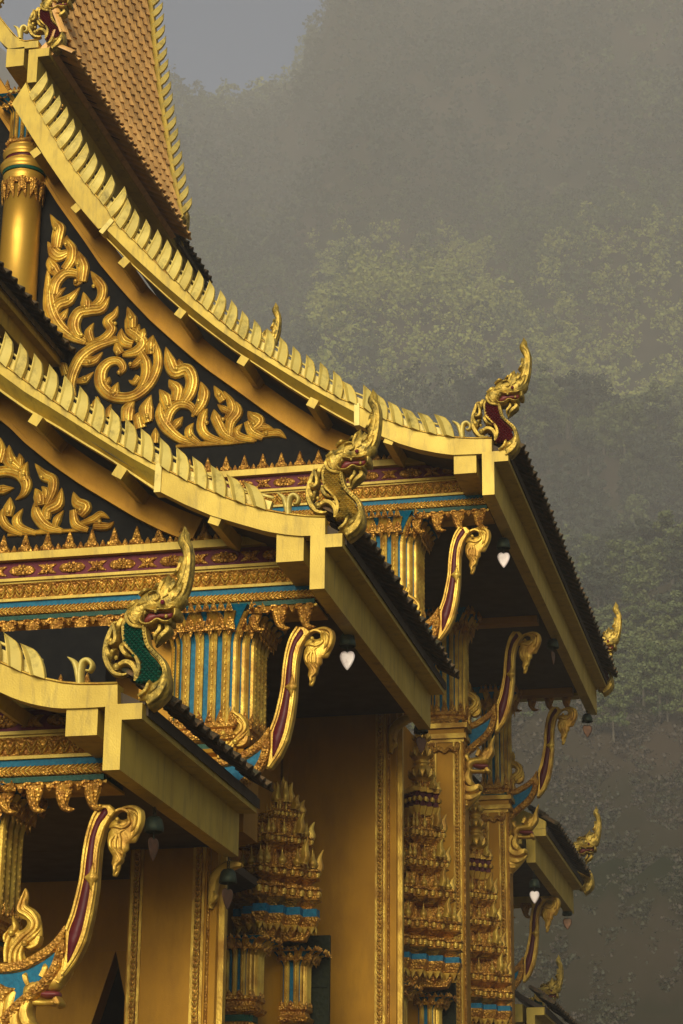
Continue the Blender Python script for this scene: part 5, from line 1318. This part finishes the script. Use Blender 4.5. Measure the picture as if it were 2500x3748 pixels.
# flank walls, far wall and the wall with the pointed opening
fl = thing('temple_wall', 'shadowed gold flank wall behind the spired window crowns', 'wall', (-6.9, 25, 0))
mb = MB(); mb.box(-7.3, -6.9, 22.3, 27.4, 0, 8.5); part('wall_face', mb, 'wall', fl)
mb = MB(); mb.box(-6.4, -6.05, 27.5, 36.2, 0, 9.6); part('wall_face', mb, 'wall', fl)
pw = thing('temple_wall', 'gold wall with a dark pointed opening at the bottom left', 'wall', (-8, 22.6, 0))
Yw = 23.7; ap = XZ([(424, 3480)], Yw)[0]; l_ = XZ([(330, 3760)], Yw)[0]; r_ = XZ([(482, 3740)], Yw)[0]
zt_ = XZ([(300, 3080)], Yw)[0][1]; d1 = (ap[0]-l_[0])/(ap[1]-l_[1]); d2 = (ap[0]-r_[0])/(ap[1]-r_[1])
xl0, xr0 = ap[0]-d1*ap[1]*.55, ap[0]-d2*ap[1]*.45
mb = MB(); mb.prism([(-14, 0), (xl0, 0), (xl0, ap[1]*.45), ap, (-14, ap[1]+.001)], Yw, Yw+.25); part('wall_face', mb, 'wall', pw)
mb = MB(); mb.prism([(xr0, 0), (-7.1, 0), (-7.1, ap[1]), ap, (xr0, ap[1]*.5)], Yw, Yw+.25); part('wall_face', mb, 'wall', pw)
mb = MB(); mb.box(-14, -7.1, Yw+.001, Yw+.25, ap[1]+.0015, 8.5); part('wall_face', mb, 'wall', pw)
mb = MB(); mb.box(-14, -6.9, 26.9, 27.0, 0, 9.0); mb.box(-14, -6.9, 22.9, 27, 8.6, 8.7); part('inner_wall', mb, 'soffit', pw)  # back wall wears the soffit brown, interior shade put into its colour

# turned gold post seen dimly inside the middle porch
tp = thing('turned_post', 'dim turned post standing in the dark behind the wide blue-fluted capital', 'post', (-6.2, 25.6, 8.6))
q = at(955, 2560, 25.6); x0 = float(q[0]); zz = lambda y: float(at(955, y, 25.6)[2])
mb = MB(); mb.lathe(x0, 25.6, [(zz(2780), .09), (zz(2640), .08), (zz(2560), .075), (zz(2545), .1), (zz(2530), .11), (zz(2515), .07), (zz(2500), .11), (zz(2480), .06), (zz(2465), .09), (zz(2440), .05)], 14); part('post', mb, 'wall', tp)
for i, (yy, k) in enumerate(((31.9, 'B'), (36.0, 'B'))):
    c = thing('cross_beam', ('nearer' if i == 0 else 'farther')+' gold cross beam under the dark ceiling of the high porch', 'beam', (-5.2, yy, TX['B'][2]-.1))
    mb = MB(); mb.box(-8, TX['B'][0]-.25, yy, yy+.22, TX['B'][2]-.10+.12, TX['B'][2]+.20); part('beam', mb, 'wall', c)

# ------------------------------------------------------------------ wind bells with leaf plates
def bell(label, s=1.0, dark=False):
    root = thing('wind_bell', label, 'bell', (0, 0, 0), 'wind bells hanging from the eaves')
    mb = MB(); mb.lathe(0, 0, [(-.055, .012), (-.062, .05), (-.09, .075), (-.15, .088), (-.20, .093), (-.205, .083), (-.15, .078)], 18); part('bell_cup', mb, 'bell', root)
    mb = MB()
    for k in range(3): mb.tube([(.016*math.cos(a), 0, -.035+.022*k+.017*math.sin(a)) if k % 2 else (0, .016*math.cos(a), -.035+.022*k+.017*math.sin(a)) for a in np.linspace(0, 6.283, 9)], .0045, 4)
    mb.tube([(0, 0, .02), (0, 0, .10)], .006, 5); part('chain', mb, 'bell', root)
    mb = MB(); mb.tube([(0, 0, -.10), (0, 0, -.30)], .006, 5); part('clapper_rod', mb, 'bell', root)
    mb = MB(); mb.inflate([(0, -.47), (-.045, -.415), (-.075, -.35), (-.082, -.305), (-.065, -.268), (-.03, -.255), (0, -.268), (.03, -.255), (.065, -.268), (.082, -.305), (.075, -.35), (.045, -.415)], 0, .006, wfrac=.1, edge=.5, double=True)
    part('leaf_plate', mb, 'leafdark' if dark else 'leafwhite', root)
    return root
def hang(b, p, Xp, rz, label, s=1.0):
    q = onX(p[0], p[1], Xp); b.location = tuple(q); b.rotation_euler = (0, 0, rz); b.scale = (s, s, s); b['label'] = label; return b
BW = bell('x'); BK = bell('x', dark=True)
XB, XC_, XD_ = TX['B'][0]-w_st*.9, TX['C'][0]-w_st*.9, TX['D'][0]-w_st*.9
hang(BW, (1272, 2300), XC_, .1, 'wind bell with a pale heart-shaped leaf beside the middle eave beam')
hang(dup(BW, (0, 0, 0)), (1842, 1955), XB, .15, 'wind bell with a pale leaf just under the right-hand roof corner')
hang(dup(BW, (0, 0, 0)), (1955, 3205), XF-.1, .2, 'small wind bell with a pinkish leaf under the back porch roof')
hang(BK, (1541, 2625), XC_, .9, 'wind bell with a dark leaf at the far lower end of the middle eave')
hang(dup(BK, (0, 0, 0)), (566, 2965), XD_, 1.25, 'wind bell turned edge-on in the shade under the lowest eave')
hang(dup(BK, (0, 0, 0)), (836, 3160), XD_, 1.1, 'wind bell with a dark leaf at the far end of the lowest eave')
hang(dup(BK, (0, 0, 0)), (2023, 2325), XB, 1.4, 'wind bell half hidden behind the long eave beam on the right')
hang(dup(BK, (0, 0, 0)), (2148, 2600), XB, .3, 'wind bell hanging against the mist at the far end of the long eave')
hang(dup(BK, (0, 0, 0)), (2075, 3310), XF-.1, .2, 'wind bell hanging against the slope at the far end of the back porch eave')
